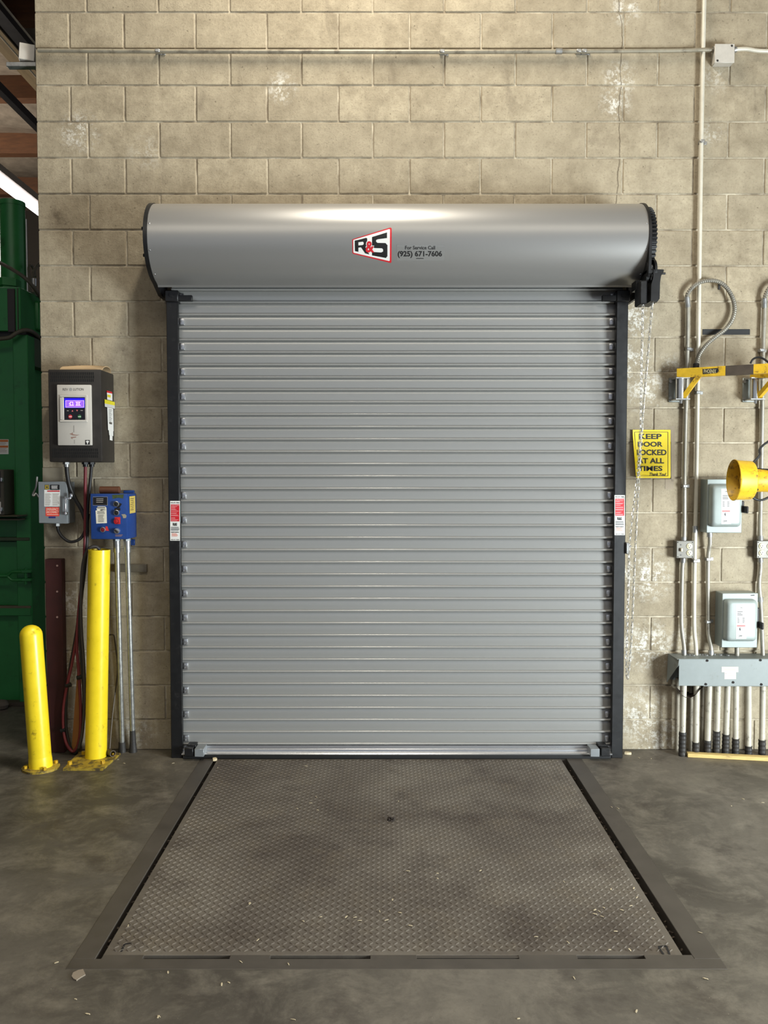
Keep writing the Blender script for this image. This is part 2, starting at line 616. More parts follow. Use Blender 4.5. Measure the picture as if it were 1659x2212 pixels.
m_deckwood = mat('roof_deck_foil', (92, 84, 74), .8, 0, .25, 3, bump=.4, bscale=9)
m_beam = mat('brown_timber', (104, 68, 42), .75, 0, .25, 6, stretch=(1, 6, 6))
m_pale_beam = mat('pale_timber', (142, 122, 88), .75, 0, .2, 6, stretch=(8, .6, 8))
m_steel_dark = mat('dark_steel', (36, 32, 30), .6)
ceil = struct(M().box((FX0, FY0, 6.0), (FX1, FY1, 6.12)).build('ceiling', m_deckwood, None, 0))
for k in range(7):
    yb = 1.3 + k * 1.6
    if k > 4: break
    M().box((FX0, yb, 5.70), (XL + 1.2, yb + .14, 6.0)).build('roof_beam', m_beam, ceil, 0)
    # sagging insulation between the beams
    sg = M(); nx, ny = 26, 8
    vs = []; fs = []
    for i in range(nx + 1):
        for j in range(ny + 1):
            u = i / nx; v = j / ny
            vs.append((FX0 + (XL + 1.2 - FX0) * u, yb + .14 + 1.46 * v,
                       5.95 - .17 * math.sin(math.pi * v) * (.6 + .4 * math.sin(9 * u + k)) + random.uniform(-.018, .018)))
    for i in range(nx):
        for j in range(ny):
            a = i * (ny + 1) + j
            fs.append((a, a + 1, a + ny + 2, a + ny + 1))
    sg.add(vs, fs)
    sg.build('insulation_batt', mat('foil_insulation', (158, 144, 126), .55, .2, .3, 5, bump=.6, bscale=14), ceil, 60)
M().box((-3.62, .4, 5.60), (-3.44, 8.8, 5.98)).build('roof_joist', m_pale_beam, ceil, 0)
# steel bars and pipes that run away from the camera under the roof
Xb = -3.3
def along(px, py, X):      # height of a run along Y that passes through this pixel
    return PX(px, py, X)
a = along(37, 47, Xb); 
o = M().cyl((Xb, .5, a.z), (Xb, 8.6, a.z), .012, n=8).build('ceiling_pipe', mat('bright_pipe', (226, 214, 186), .35, .3), None)
tag(o, 'thin pale pipe under the roof, brightest line at top left corner', 'pipe')
a = along(30, 62, -3.36)
o = M().box((-3.46, .5, a.z - .05), (-3.30, 8.6, a.z + .03)).build('ceiling_rail', m_steel_dark, None, 0)
tag(o, 'wide dark steel rail hung under the roof below the pale pipe', 'rail')
a = along(20, 100, -3.3)
o = M().cyl((-3.3, .5, a.z), (-3.3, 8.6, a.z), .008, n=8).build('ceiling_wire', mat('bright_pipe', (226, 214, 186), .35, .3), None)
tag(o, 'thin bright wire running under the roof behind the tilted junction box', 'wire')
a = along(40, 232, -3.3)
o = M().box((-3.33, .5, a.z - .035), (-3.27, 8.6, a.z + .035)).build('ceiling_rail', m_steel_dark, None, 0)
tag(o, 'narrow dark steel rail crossing the brown roof beams at left', 'rail')

# strip lamp seen past the end of the wall
a = along(40, 425, -3.3)
lamp = thing('strip_lamp', 'long glowing strip lamp under the roof above the green cylinder', 'lamp', (-3.3, 3.2, a.z))
M().box((-3.37, 1.2, a.z + .025), (-3.19, 5.4, a.z + .085), .008).build('lamp_housing', mat('lamp_housing_paint', (150, 136, 120), .5), lamp)
for dx in (-.045, .025):
    M().cyl((-3.28 + dx, 1.22, a.z), (-3.28 + dx, 5.38, a.z), .016, n=10).build('lamp_tube', mat('lamp_tube_glow', (255, 250, 255), .5, emit=8.0, var=0), lamp)

# ---------------------------------------------------------------- dock leveler set in the floor
lev = thing('dock_leveler', 'dirty steel tread plate dock leveler set in the floor before the roller door', 'dock leveler', (0.04, -1.15, 0))
m_frame_steel = mat('floor_frame_steel', (80, 74, 67), .5, .3, .2, 5, stain=(64, 56, 50), samt=.6, sscale=7)
m_pit = mat('dark_pit', (22, 18, 15), .9)
M().box((PL0, PF, -.5), (PL1, pit_back + .02, -.30)).build('pit_floor', m_pit, lev, 0)
GL, GR = -0.968, 1.040      # inner edges of the side frames
PLX0, PLX1 = -0.948, 1.008  # deck plate sides
M().box((PL0, PF + .06, -.3), (GL, pit_back + .02, .001), .0015).build('side_frame', m_frame_steel, lev, 0)
M().box((GR, PF + .06, -.3), (PL1, pit_back + .02, .001), .0015).build('side_frame', m_frame_steel, lev, 0)
M().box((PL0, PF, -.3), (PL1, PF + .06, .0012), .0015).build('front_frame', m_frame_steel, lev, 0)
plate = M().box((PLX0, pit_front + .002, -.012), (PLX1, pit_back - .0, 0.0005), .001).build('deck_plate', m_deck, lev, 0)
# raised lugs of the tread pattern
lg = M()
pitch = 0.0213; LL, LW, LHt = 0.0102, 0.0031, 0.0025
ni = int((PLX1 - PLX0 - .03) / pitch); nj = int((pit_back - pit_front - .03) / pitch)
for i in range(ni):
    for j in range(nj):
        cx = PLX0 + .02 + (i + .5) * pitch; cy = pit_front + .02 + (j + .5) * pitch
        an = math.radians(45 if (i + j) % 2 else -45)
        ca, sa = math.cos(an), math.sin(an)
        q = [(-LL, 0, 0), (-LL * .6, -LW, 0), (LL * .6, -LW, 0), (LL, 0, 0), (LL * .6, LW, 0), (-LL * .6, LW, 0),
             (-LL * .55, 0, LHt), (LL * .55, 0, LHt)]
        lg.add([(cx + x * ca - y * sa, cy + x * sa + y * ca, .0004 + z) for x, y, z in q],
               [(0, 1, 6), (1, 2, 7, 6), (2, 3, 7), (3, 4, 7), (4, 5, 6, 7), (5, 0, 6)])
lugs = lg.build('tread_lugs', m_deck, plate, 30)
lugs['kind'] = 'stuff'
# filler bars between plate and front frame leave open slots
zf = -.001
edges = [PLX0]
slots = [(310, 497), (584, 800), (900, 1120), (1246, 1392)]
for s0, s1 in slots:
    a = FL(s0, 2066).x; b = FL(s1, 2066).x
    edges += [a, b]
edges.append(GR)
for a, b in zip(edges[0::2], edges[1::2]):
    M().box((a, PF + .058, -.06), (b, pit_front + .004, zf + .0015), .001).build('filler_bar', m_frame_steel, lev, 0)
M().box((FL(900, 2066).x, PF + .068, -.06), (FL(1120, 2066).x, pit_front + .0, zf)).build('filler_bar', m_frame_steel, lev, 0)
M().box((PLX0, PF + .06, -.06), (GR, pit_front + .0, -.03)).build('slot_shade_strip', m_rubber, lev, 0)  # black strip added under the open slots to paint in their deep shade
# notches near the plate's front corners, their dark depth painted as thin black strips
for pts in ([(262, 2056), (269, 2040), (284, 2038)], [(1433, 2062), (1422, 2046), (1439, 2044), (1446, 2062)]):
    nm = M()
    for (x0, y0), (x1, y1) in zip(pts[:-1], pts[1:]):
        a = FL(x0, y0); b = FL(x1, y1); d = (b - a).normalized(); nrm = Vector((-d.y, d.x, 0)) * .0035
        nm.prism([(0, 0), (1, 0), (1, 1), (0, 1)], a - nrm + Vector((0, 0, .0008)), b - a, nrm * 2, (0, 0, .0012))
    nm.build('lift_notch', m_pit, plate, 0)
# litter packed in the side gaps
db = M()
for k in range(420):
    right = random.random() < .5
    y = random.uniform(pit_front, pit_back - .1)
    x = random.uniform(PLX1 + .004, GR - .004) if right else random.uniform(GL + .003, PLX0 - .003)
    z = -.05 + random.uniform(-.02, .035)
    R_ = Matrix.Rotation(random.uniform(0, 6.28), 3, 'Z') @ Matrix.Rotation(random.uniform(-.6, .6), 3, 'X')
    db.box((x - random.uniform(.003, .012), y - .003, z - .001), (x + .006, y + .003, z + .001), rot=R_)
db.box((PLX1 - .002, pit_front, -.09), (GR + .002, pit_back, -.065)); db.box((GL - .002, pit_front, -.09), (PLX0 + .002, pit_back, -.062))
o = db.build('gap_litter', mat('gap_litter', (58, 48, 38), .9, 0, .6, 90), lev, 0)
o['kind'] = 'stuff'
# edge sill under the door
M().box((PL0, pit_back + .001, -.3), (PL1, pit_back + .02, -.002), 0).build('rear_frame', m_frame_steel, lev, 0)

# ---------------------------------------------------------------- roller door
JF = -0.155                               # front of the guides
JL0, JL1, JR0, JR1 = -1.217, -1.153, 1.300, 1.365
YC = -0.098                               # curtain plane
door = thing('roller_door', 'closed grey steel roller door with round hood and black side guides', 'roller door', (0.074, YC, 0))
jt = P(361, 640, JF).z
for a, b, inner in ((JL0, JL1, 1), (JR0, JR1, -1)):
    gm = M()
    out = a if inner > 0 else b
    gm.box((a, JF, 0), (b, YC - .022, jt), .003)                                  # front flange
    gm.box((min(out, out + inner * .012), YC - .026, 0), (max(out, out + inner * .012), YC + .03, jt))   # web
    gm.box((a, YC + .024, 0), (b, -.001, jt), .002)                               # back angle
    gd = gm.build('guide_rail', m_black, door)
    ox = a if inner > 0 else b
    for py in (727, 957, 1185, 1405, 1578):
        z = P(360, py, -.05).z
        M().cyl((ox, -.06, z), (ox - inner * .016, -.06, z), .007, n=6).build('bolt', m_galv, gd)
    # bell-mouth and stop arm at the top of the guide
    zz = P(380, 637, JF - .02).z
    bm_ = M()
    bm_.box((a - .004, JF - .012, zz - .035), (b + .006, -.06, zz + .028), .004)
    x1 = P(415 if inner > 0 else 1301, 640, JF).x
    bm_.box((min(b, x1) if inner > 0 else x1, JF - .006, zz - .030), (x1 if inner > 0 else a, JF + .02, zz + .002), .002)
    bm_.cyl(((a + b) / 2, JF - .016, zz), ((a + b) / 2, JF + .01, zz), .012, n=6)
    bm_.build('stop_bracket', m_black, door)

# slats
NS = 37; RZ0 = P(800, 1608, YC - .012).z; RZ1 = P(800, 627, YC - .012).z; SPT = (RZ1 - RZ0) / NS
SX0, SX1 = JL0 + .02, JR1 - .02
h = SPT
prof = [(0.005, h - .0022), (0.002, h - .005), (-.0005, h - .010), (-.0022, h - .020), (-.0032, h - .032), (-.0034, h * .4), (-.0034, .0112)]
for q in range(0, 12):
    an_ = math.radians(88 - q * 16)
    prof.append((-.0125 - .0060 * math.cos(an_), .0045 + .0060 * math.sin(an_)))
prof += [(.005, -.0018)]
sm = M().extrude_x(prof, SX0, SX1)
slat_me = sm.mesh('slat', Vector(((SX0 + SX1) / 2, 0, 0)), 42)
# end lock: small pressed steel cap riveted to the slat end
el = M()
el.box((-.015, -.015, .016), (.013, -.002, .054), .004, 2)
el.cyl((-.004, -.0185, .025), (-.004, -.013, .025), .0045, n=8).cyl((-.004, -.0185, .044), (-.004, -.013, .044), .0045, n=8)
el_me = el.mesh('end_lock', Vector((0, 0, 0)), 40)
for k in range(NS + 1):
    z = RZ0 + k * SPT
    s = place('slat', slat_me, m_slat, door, ((SX0 + SX1) / 2, YC, z))
    if k % 2 == 0:
        for x in (JL1 + .013, JR0 - .013):
            place('end_lock', el_me, m_alu, s, (x, YC, z))
# bottom bar with seal and the two slide locks
bt, bb = RZ0 - .004, P(800, 1631, YC - .062).z
bbp = [(0, bt), (-.020, bt), (-.022, bt - .4 * (bt - bb)), (-.034, bt - .48 * (bt - bb)), (-.036, bt - .72 * (bt - bb)), (-.056, bt - .80 * (bt - bb)), (-.062, bb + .004), (-.062, bb), (0, bb)]
bar = M().extrude_x([(YC + y, z) for y, z in bbp], JL1 - .004, JR0 + .004).build('bottom_bar', m_alu, door, 20)
M().box((JL1 + .004, YC - .070, .0), (JR0 - .004, YC + .02, bb + .002), .003).build('bottom_seal', m_rubber, door)
for sgn in (-1, 1):
    Yk = YC - .098
    X = (lambda px: px) if sgn < 0 else (lambda px: 1715.5 - px)
    M().pbox(X(404), 1609, X(423), 1618, Yk + .03, YC - .01, .002).pbox(X(398), 1616, X(417), 1634, Yk - .01, YC - .03, .003).build('lock_box', m_black, bar)
    M().pbox(X(420), 1618, X(440), 1635, Yk - .01, YC - .02, .002).build('lock_slide', mat('grey_lock_paint', (140, 144, 146), .4, .3), bar)

# hood: round front, flat top run back to the wall
HR, HYC = 0.214, -0.205
HX0, HX1 = -1.247, 1.395
# height of the axis: the upper silhouette of the hood sits at photo row 440
lo, hi = 2.5, 3.6
for _ in range(50):
    mid = (lo + hi) / 2
    best = -1e9
    for i in range(0, 181):
        an = math.radians(i)
        q = Vector((0, HYC - HR * math.sin(an), mid + HR * math.cos(an))) - CAM
        best = max(best, (q.y * SP + q.z * CP) / (q.y * CP - q.z * SP))
    if 1106 - F * best > 440: lo = mid
    else: hi = mid
HZC = mid
zbot = P(800, 613, -.16).z
ang_end = 168
hp = [(-.001, HZC + HR)]
for i in range(0, ang_end + 1, 4):
    an = math.radians(i)
    hp.append((HYC - HR * math.sin(an), HZC + HR * math.cos(an)))
yl, zl = hp[-1]
hp += [(yl + .035, zl - .012), (yl + .040, min(zl - .02, zbot))]
inner = [(y + .0025, z - .0015) for y, z in reversed(hp)]
hood = M().extrude_x(hp + inner, HX0, HX1).build('hood', m_hood, door, 30)
print('HOOD', HZC, yl, zl, zbot, RZ0, RZ1, SPT, jt)


def hood_at(px, py, off):
    r = ray(px, py); R_ = HR + off
    oy = CAM.y - HYC; oz = CAM.z - HZC
    A_ = r.y ** 2 + r.z ** 2; B_ = 2 * (oy * r.y + oz * r.z); C_ = oy * oy + oz * oz - R_ * R_
    t = (-B_ - math.sqrt(B_ * B_ - 4 * A_ * C_)) / (2 * A_)
    return CAM + r * t


for sx, xx in ((-1, HX0 + .010), (1, HX1 - .010)):
    for an in (74, 112, 150):
        a = math.radians(an)
        c = Vector((xx, HYC - HR * math.sin(a), HZC + HR * math.cos(a)))
        nn = Vector((0, -math.sin(a), math.cos(a)))
        M().lathe(c - nn * .001, nn, [(0, .006), (.0025, .0045), (.0035, .0015)], 8).build('rivet', m_alu, hood)
# end plates
for sx, xx in ((-1, HX0), (1, HX1)):
    ep = [(HYC - (HR + .004) * math.sin(math.radians(i)), HZC + (HR + .004) * math.cos(math.radians(i))) for i in range(-10, 172, 6)]
    if sx > 0:
        ep = [p for p in ep if p[1] > HZC - .02] + [(HYC - HR - .002, HZC - .10), (HYC - HR + .005, zbot + .0), (HYC - .10, zbot - .085), (-.02, zbot - .085)]
    else:
        ep += [(-.12, zbot - .06), (-.02, zbot - .06)]
    ep.append((-.001, ep[-1][1]) if ep[-1][0] < -.001 else (-.0005, ep[-1][1])); ep.append((-.001, HZC + HR))
    x0 = xx - .022 if sx < 0 else xx + .001
    pm = M(); n = len(ep)
    pm.extrude_x(ep, x0, x0 + (.021 if sx < 0 else .014))
    pl = pm.build('end_plate', m_black, door, 25)
    for an in ((30, 80, 120) if sx < 0 else (130,)):
        a = math.radians(an); rr = HR * .93
        c = Vector((x0 if sx < 0 else x0 + .014, HYC - rr * math.sin(a), HZC + rr * math.cos(a)))
        M().cyl(c, c + Vector((sx * .01, 0, 0)), .009, n=6).build('bolt', m_black, pl)
# big drive gear on the chain side
gy = []; nt = 54; GRD = .196
for i in range(nt):
    for da, rr in ((0, GRD - .012), (.28, GRD - .012), (.42, GRD + .002), (.82, GRD + .002), (.96, GRD - .012)):
        a = 2 * math.pi * (i + da) / nt
        gy.append((HYC + rr * math.cos(a), HZC + rr * math.sin(a)))
M().extrude_x(gy, HX1 + .022, HX1 + .050).cyl((HX1 + .01, HYC, HZC), (HX1 + .06, HYC, HZC), .05, n=20).build('drive_gear', m_black, door, 20)
# chain hoist: pocket wheel, curved guard, chain outlets
HOY = -.40
hz = lambda py: P(1400, py, HOY).z
hxp = lambda px: P(px, 600, HOY).x
hm = M()
hm.box((hxp(1384), HOY + .01, hz(656)), (hxp(1400), HOY + .11, hz(604)), .006)
gp = [(1412, 582), (1434, 582), (1434, 586), (1428, 596), (1426, 610), (1425, 645), (1420, 652), (1406, 650), (1407, 615), (1411, 600)]
hm.prism([(P(x, y, HOY).x, P(x, y, HOY).z) for x, y in gp], (0, HOY, 0), (1, 0, 0), (0, 0, 1), (0, .15, 0))
hm.box((hxp(1398), HOY + .004, hz(590)), (hxp(1434), HOY + .15, hz(581)), .004)
hm.cyl((hxp(1430), HOY + .03, hz(588)), (hxp(1441), HOY + .03, hz(588)), .006, n=8)
hm.build('chain_guard', m_black, door, 25)
wz = hz(583)
M().cyl((hxp(1398), HOY + .07, wz), (hxp(1404), HOY + .07, wz), .072, n=24).cyl((hxp(1415), HOY + .07, wz), (hxp(1420), HOY + .07, wz), .072, n=24) \
   .cyl((hxp(1403), HOY + .07, wz), (hxp(1416), HOY + .07, wz), .05, n=20).build('pocket_wheel', m_black, door)
M().box((HX1 + .012, HOY + .06, hz(620)), (hxp(1381), HOY + .14, hz(600))).cyl((HX1 + .02, HOY + .07, wz), (hxp(1400), HOY + .07, wz), .016, n=12).build('hoist_arm', m_black, door)

# print on the hood
k_ = 4.608
H = lambda pts: [(700 + x / k_, 430 + y / k_) for x, y in pts]
Dec(hood_at).poly(H([(281, 404), (290, 398), (658, 283), (670, 287), (674, 296), (671, 628), (664, 636), (652, 634), (290, 545), (283, 538)])).build('logo_border', m_red, hood, .0006, 3, 'red bordered company badge on the hood')
Dec(hood_at).poly(H([(291, 410), (296, 405), (648, 299), (656, 303), (654, 612), (647, 617), (297, 535), (292, 530)])).build('logo_field', m_white, hood, .0011, 3)
d = Dec(hood_at)
d.poly(H([(305, 414), (342, 406), (342, 526), (308, 518)]))
d.poly(H([(342, 406), (418, 386), (430, 392), (429, 448), (416, 474), (342, 484), (342, 462), (384, 458), (395, 450), (395, 432), (386, 424), (342, 430)]))
d.poly(H([(368, 480), (410, 470), (420, 500), (452, 552), (410, 541)]))
d.poly(H([(478, 378), (627, 332), (627, 388), (535, 400), (518, 408), (518, 424), (532, 436), (612, 438), (631, 458), (631, 568), (616, 587),
          (478, 561), (478, 526), (570, 532), (588, 522), (588, 500), (576, 490), (500, 488), (478, 466)]))
d.build('logo_letters', m_ink, hood, .0016, 3)
Dec(hood_at).text('&', *[700 + 406 / k_, 430 + 412 / k_, 700 + 508 / k_, 430 + 540 / k_], bold=.07).build('logo_ampersand_outline', m_white, hood, .0021, 2)
Dec(hood_at).text('&', *[700 + 413 / k_, 430 + 419 / k_, 700 + 501 / k_, 430 + 533 / k_], bold=.03).build('logo_ampersand', m_red, hood, .0026, 2)
Dec(hood_at).rect(857, 529, 960, 563).build('service_sticker', mat('clear_sticker_film', (152, 151, 148), .24, .35, var=.02), hood, .0005, 3, 'clear service sticker with black phone number')
d = Dec(hood_at)
d.text('For Service Call', 875, 531, 940, 539, .02).text('(925) 671-7606', 859, 542, 955, 557.5, .03)
d.lines(899, 557.6, 915, 560, 1, .6, 0)
d.build('service_lettering', m_ink, hood, .0011, 2)

# caution stickers on the guides
for gx0, gx1, gy0, gy1, nm in ((367.5, 389.0, 1082, 1168, 0), (1327.5, 1350, 1069.5, 1156, 1)):
    W_ = gx1 - gx0; Hh = gy1 - gy0
    fx = lambda a: gx0 + W_ * a
    fy = lambda b: gy0 + Hh * b
    fn = face(JF)
    st = Dec(fn).rect(gx0, gy0, gx1, gy1).build('caution_sticker', m_white, door, .0008, label='white sticker with red caution block on black guide')
    Dec(fn).rect(fx(.06), fy(.085), fx(.93), fy(.515)).build('caution_block', m_red, st, .0014)
    d = Dec(fn).text('CAUTION', fx(.09), fy(.093), fx(.90), fy(.122), .03)
    for b0, b1, n in ((.14, .18, 2), (.195, .235, 2), (.25, .275, 1), (.295, .33, 2), (.35, .39, 2), (.42, .455, 2), (.47, .505, 2)):
        d.lines(fx(.10), fy(b0), fx(.88), fy(b1), n, .45, .5)
    d.build('caution_text', mat('pale_red_print', (244, 170, 170), .5), st, .002)
    d = Dec(fn).text('925-671-7606', fx(.06), fy(.03), fx(.92), fy(.06), .02)
    d.text('R&S', fx(.28), fy(.55), fx(.70), fy(.625), .04)
    d.lines(fx(.08), fy(.655), fx(.92), fy(.76), 4, .5, .1).text('REPAIRS', fx(.10), fy(.775), fx(.88), fy(.80), .03)
    d.text('925-671-7606', fx(.08), fy(.962), fx(.92), fy(.985), .02)
    d.build('sticker_text', m_ink, st, .002)
    Dec(fn).lines(fx(.16), fy(.815), fx(.80), fy(.90), 4, .5, .3).build('sticker_red_text', mat('orange_red_print', (214, 110, 80), .5), st, .002)

# ---------------------------------------------------------------- hand chain, every link its own piece
chain = thing('hand_chain', 'bright steel hand chain hanging in a long loop beside the right door guide', 'chain', P(1355, 1466, -.13))
s1 = [(1389, 655, -.37), (1386, 780, -.33), (1384, 930, -.27), (1376, 1040, -.22), (1368, 1100, -.19), (1359, 1180, -.16), (1357, 1300, -.15), (1353, 1420, -.14), (1354, 1460, -.13)]
s2 = [(1356, 1466, -.13), (1360, 1435, -.13), (1364, 1380, -.13), (1368, 1290, -.14), (1372, 1190, -.15), (1377, 1090, -.19), (1383, 980, -.24), (1390, 880, -.28), (1400, 760, -.33), (1409, 655, -.36), (1409, 600, -.372), (1409, 575, -.38)]
pts = [P(*q) for q in s1 + s2]
dense = []
for i in range(len(pts) - 1):
    for k in range(12):
        dense.append(pts[i].lerp(pts[i + 1], k / 12))
lk = M(); LR, LLn, wr = .0062, .0086, .0019
path = [(LR * math.cos(a), LR * math.sin(a) + (LLn - LR + .004 if math.sin(a) > 0 else -(LLn - LR + .004))) for a in [math.pi * 2 * (i + .5) / 12 for i in range(12)]]
nn_ = len(path); vs = []; fs = []
for i, (a, b) in enumerate(path):
    c = Vector((a, 0, b)); out = Vector((a, 0, b if abs(b) > LLn - LR + .004 else 0)).normalized()
    for q in range(5):
        t = 2 * math.pi * q / 5
        vs.append(c + out * (wr * math.cos(t)) + Vector((0, wr * math.sin(t), 0)))
for i in range(nn_):
    for q in range(5):
        fs.append((i * 5 + q, i * 5 + (q + 1) % 5, ((i + 1) % nn_) * 5 + (q + 1) % 5, ((i + 1) % nn_) * 5 + q))
link_me = lk.add(vs, fs).mesh('chain_link', Vector((0, 0, 0)), 60)
acc = 0; kk = 0; LP = .0205
m_chain = mat('zinc_chain', (214, 212, 206), .3, .7, .05)
for i in range(len(dense) - 1):
    seg = dense[i + 1] - dense[i]; L = seg.length; t = acc
    while t < L:
        p = dense[i] + seg * (t / L)
        o = place('chain_link', link_me, m_chain, chain, p)
        q = Vector((0, 0, 1)).rotation_difference(seg.normalized())
        o.rotation_euler = (q.to_matrix() @ Matrix.Rotation(math.radians(45 + 90 * (kk % 2) + random.uniform(-12, 12)), 3, 'Z')).to_euler()
        kk += 1; t += LP
    acc = t - L
print('links', kk)
kp = P(1354, 1182, -.12)
ck = M().box((JR1 + .001, -.17, kp.z - .035), (JR1 + .018, -.10, kp.z + .03), .004).cyl((JR1 + .01, -.165, kp.z), (JR1 + .03, -.165, kp.z + .012), .005, n=8)
ck.build('chain_keeper', m_galv, door)
# ---------------------------------------------------------------- wall services on the right
def straps(parent, pts, r):
    for px, py, Y in pts:
        c = P(px, py, Y)
        s = M().box((c.x - r - .002, c.y - r - .003, c.z - .009), (c.x + r + .002, -.001, c.z + .009), .003)
        s.box((c.x + r, -.006, c.z - .009), (c.x + r + .026, -.001, c.z + .009), .001)
        s.cyl((c.x + r + .015, -.009, c.z), (c.x + r + .015, -.005, c.z), .005, n=6)
        s.build('pipe_strap', m_galv, parent)


def pipe(name, label, pts, r, material, cat='conduit', strap=(), smooth=4, group=None, couplings=()):
    q = [P(*p) for p in pts]
    t = thing(name, label, cat, q[0], group)
    M().tube(q, r, 12, smooth).build('tube', material, t, 60)
    straps(t, strap, r)
    for (p0, p1) in couplings:
        M().cyl(P(*p0), P(*p1), r * 1.32, n=12).build('coupling', m_galv, t)
    return t


SO = -.026   # stand-off of surface conduit
pipe('conduit_run', 'long dusty horizontal conduit crossing the top of the block wall', [(82, 109, SO), (340, 111, SO), (950, 112, SO), (1400, 110, SO), (1480, 109, SO), (1512, 108, -.034), (1541, 108, -.03)], .0115, mat('dusty_conduit', (150, 142, 124), .55, .25, .2, 10, stain=(96, 86, 72), samt=.7, sscale=12, sthr=.52),
     strap=[(341, 111, SO), (955, 112, SO), (1262, 111, SO), (1250, 111, SO)], couplings=[((1200, 111, SO), (1214, 111, SO))])
pipe('conduit_run', 'short conduit leaving the right side of the square junction box at top', [(1588, 107, -.03), (1612, 106, SO), (1640, 110, SO), (1700, 111, SO), (1800, 111, SO)], .0115, m_emt_white)
jb = thing('junction_box', 'pale square junction box on the upper conduit beside the vertical pipe', 'junction box', P(1565, 136, 0))
M().pbox(1545, 95, 1586, 135, -.055, -.001, .004).build('body', mat('pale_box_steel', (196, 190, 180), .5, .2, .08, 20), jb)
M().pbox(1544.5, 94.5, 1586.5, 135.5, -.058, -.054, .0015).build('cover', mat('pale_box_steel', (196, 190, 180), .5, .2, .08, 20), jb)
for x, y in ((1581, 99), (1550, 131)):
    M().cyl(P(x, y, -.057), P(x, y, -.0605), .006, n=8).build('screw', m_steel_dark, jb)
for xa, xb in ((1540, 1546), (1585, 1590)):
    M().cyl(P(xa, 108, -.03), P(xb, 107, -.03), .017, n=10).build('connector', m_galv, jb)

# tall pale pipe
pipe('vertical_pipe', 'tall pale painted vertical conduit running from the wireway up past the ceiling line',
     [(1504, 1416, -.045), (1503, 1392, -.042), (1499.5, 1345, SO), (1501, 1190, SO), (1504.5, 1030, SO), (1508, 800, SO), (1513, 430, SO), (1518, 150, SO), (1521.5, 0, SO), (1524, -110, SO)],
     .0115, m_emt_white, strap=[(1501, 1212, SO), (1507.5, 848, SO), (1516, 306, SO)], couplings=[((1501.6, 1150, SO), (1501.4, 1136, SO))])
# conduit with outlet box and flexible loop
pipe('outlet_conduit', 'grey conduit from the wireway up to the toggle switch outlet box', [(1478, 1416, -.05), (1477.5, 1395, -.047), (1472, 1345, SO), (1473.5, 1240, SO), (1476, 1204, -.03)], .0118, m_emt,
     couplings=[((1477.5, 1413, -.05), (1477.5, 1404, -.049)), ((1475, 1215, SO), (1476, 1205, -.03))])
pipe('outlet_conduit', 'grey conduit between the toggle switch outlet box and the flexible loop', [(1477, 1169, -.03), (1478.5, 1140, SO), (1479, 1000, SO), (1484, 800, SO), (1486, 670, SO), (1484, 645, -.03)], .0118, m_emt,
     strap=[(1487, 754, SO), (1479, 1050, SO)], couplings=[((1477, 1169, -.03), (1477.3, 1160, -.028)), ((1486, 664, SO), (1484, 642, -.03))])
fl = thing('flexible_conduit', 'corrugated grey flexible conduit looping above the left lamp arm', 'flexible conduit', P(1503, 797, -.05))
M().tube([P(x, y, Y) for x, y, Y in ((1484, 645, -.03), (1486, 634, -.035), (1497, 620, -.04), (1512, 610, -.045), (1532, 606, -.05), (1553, 609, -.05), (1570, 622, -.045), (1583, 645, -.04), (1587, 668, -.035), (1582, 690, -.035), (1568, 710, -.035), (1548, 726, -.04), (1528, 743, -.045), (1512, 764, -.05), (1505, 784, -.06), (1503, 797, -.065))], .0125, 10, 6, ribs=.0058) \
   .build('hose', mat('flex_metal', (128, 124, 114), .5, .5, .2, 30), fl, 0)
M().cyl(P(1503, 800, -.065), P(1504, 786, -.06), .017, n=10).build('connector', m_steel_dark, fl)
for (x, y) in ((1553, 612),):
    M().box(P(x - 2, y, -.035) - Vector((0, .004, 0)), P(x + 2, y + 14, -.03), .002).build('hanger_clip', m_steel_dark, fl)
fl = thing('flexible_conduit', 'second flexible conduit bending in at the right edge above the right outlet box', 'flexible conduit', P(1651, 650, -.03))
M().tube([P(x, y, Y) for x, y, Y in ((1651, 655, -.03), (1653, 640, -.035), (1662, 622, -.04), (1680, 610, -.045), (1700, 606, -.05), (1720, 609, -.05), (1737, 622, -.045), (1750, 645, -.04), (1754, 668, -.035), (1749, 690, -.035), (1735, 710, -.035), (1715, 726, -.04), (1695, 743, -.045), (1679, 764, -.05), (1672, 784, -.06), (1670, 800, -.065))], .0125, 10, 6, ribs=.0058) \
   .build('hose', mat('flex_metal', (128, 124, 114), .5, .5, .2, 30), fl, 0)
pipe('outlet_conduit', 'grey conduit running down the right edge to the double socket box', [(1651, 648, -.03), (1651.5, 675, SO), (1648.5, 760, SO), (1645, 1000, SO), (1642.5, 1130, SO), (1643, 1168, -.03)], .0118, m_emt,
     strap=[(1645, 757, SO)], couplings=[((1651.3, 665, SO), (1651, 645, -.03)), ((1642.7, 1158, SO), (1643, 1168, -.03))])
pipe('outlet_conduit', 'grey conduit below the double socket box at the right edge', [(1642, 1204, -.03), (1643, 1225, SO), (1640, 1260, SO), (1643, 1300, -.03), (1646, 1360, SO), (1648, 1416, -.05)], .0118, m_emt,
     couplings=[((1642, 1205, -.03), (1643, 1214, -.028)), ((1642.4, 1290, -.028), (1643, 1300, -.03))])

m_boxsteel = mat('outlet_box_steel', (112, 108, 100), .45, .3, .15, 25)
m_cream = mat('cream_socket', (226, 214, 176), .45, var=.04)


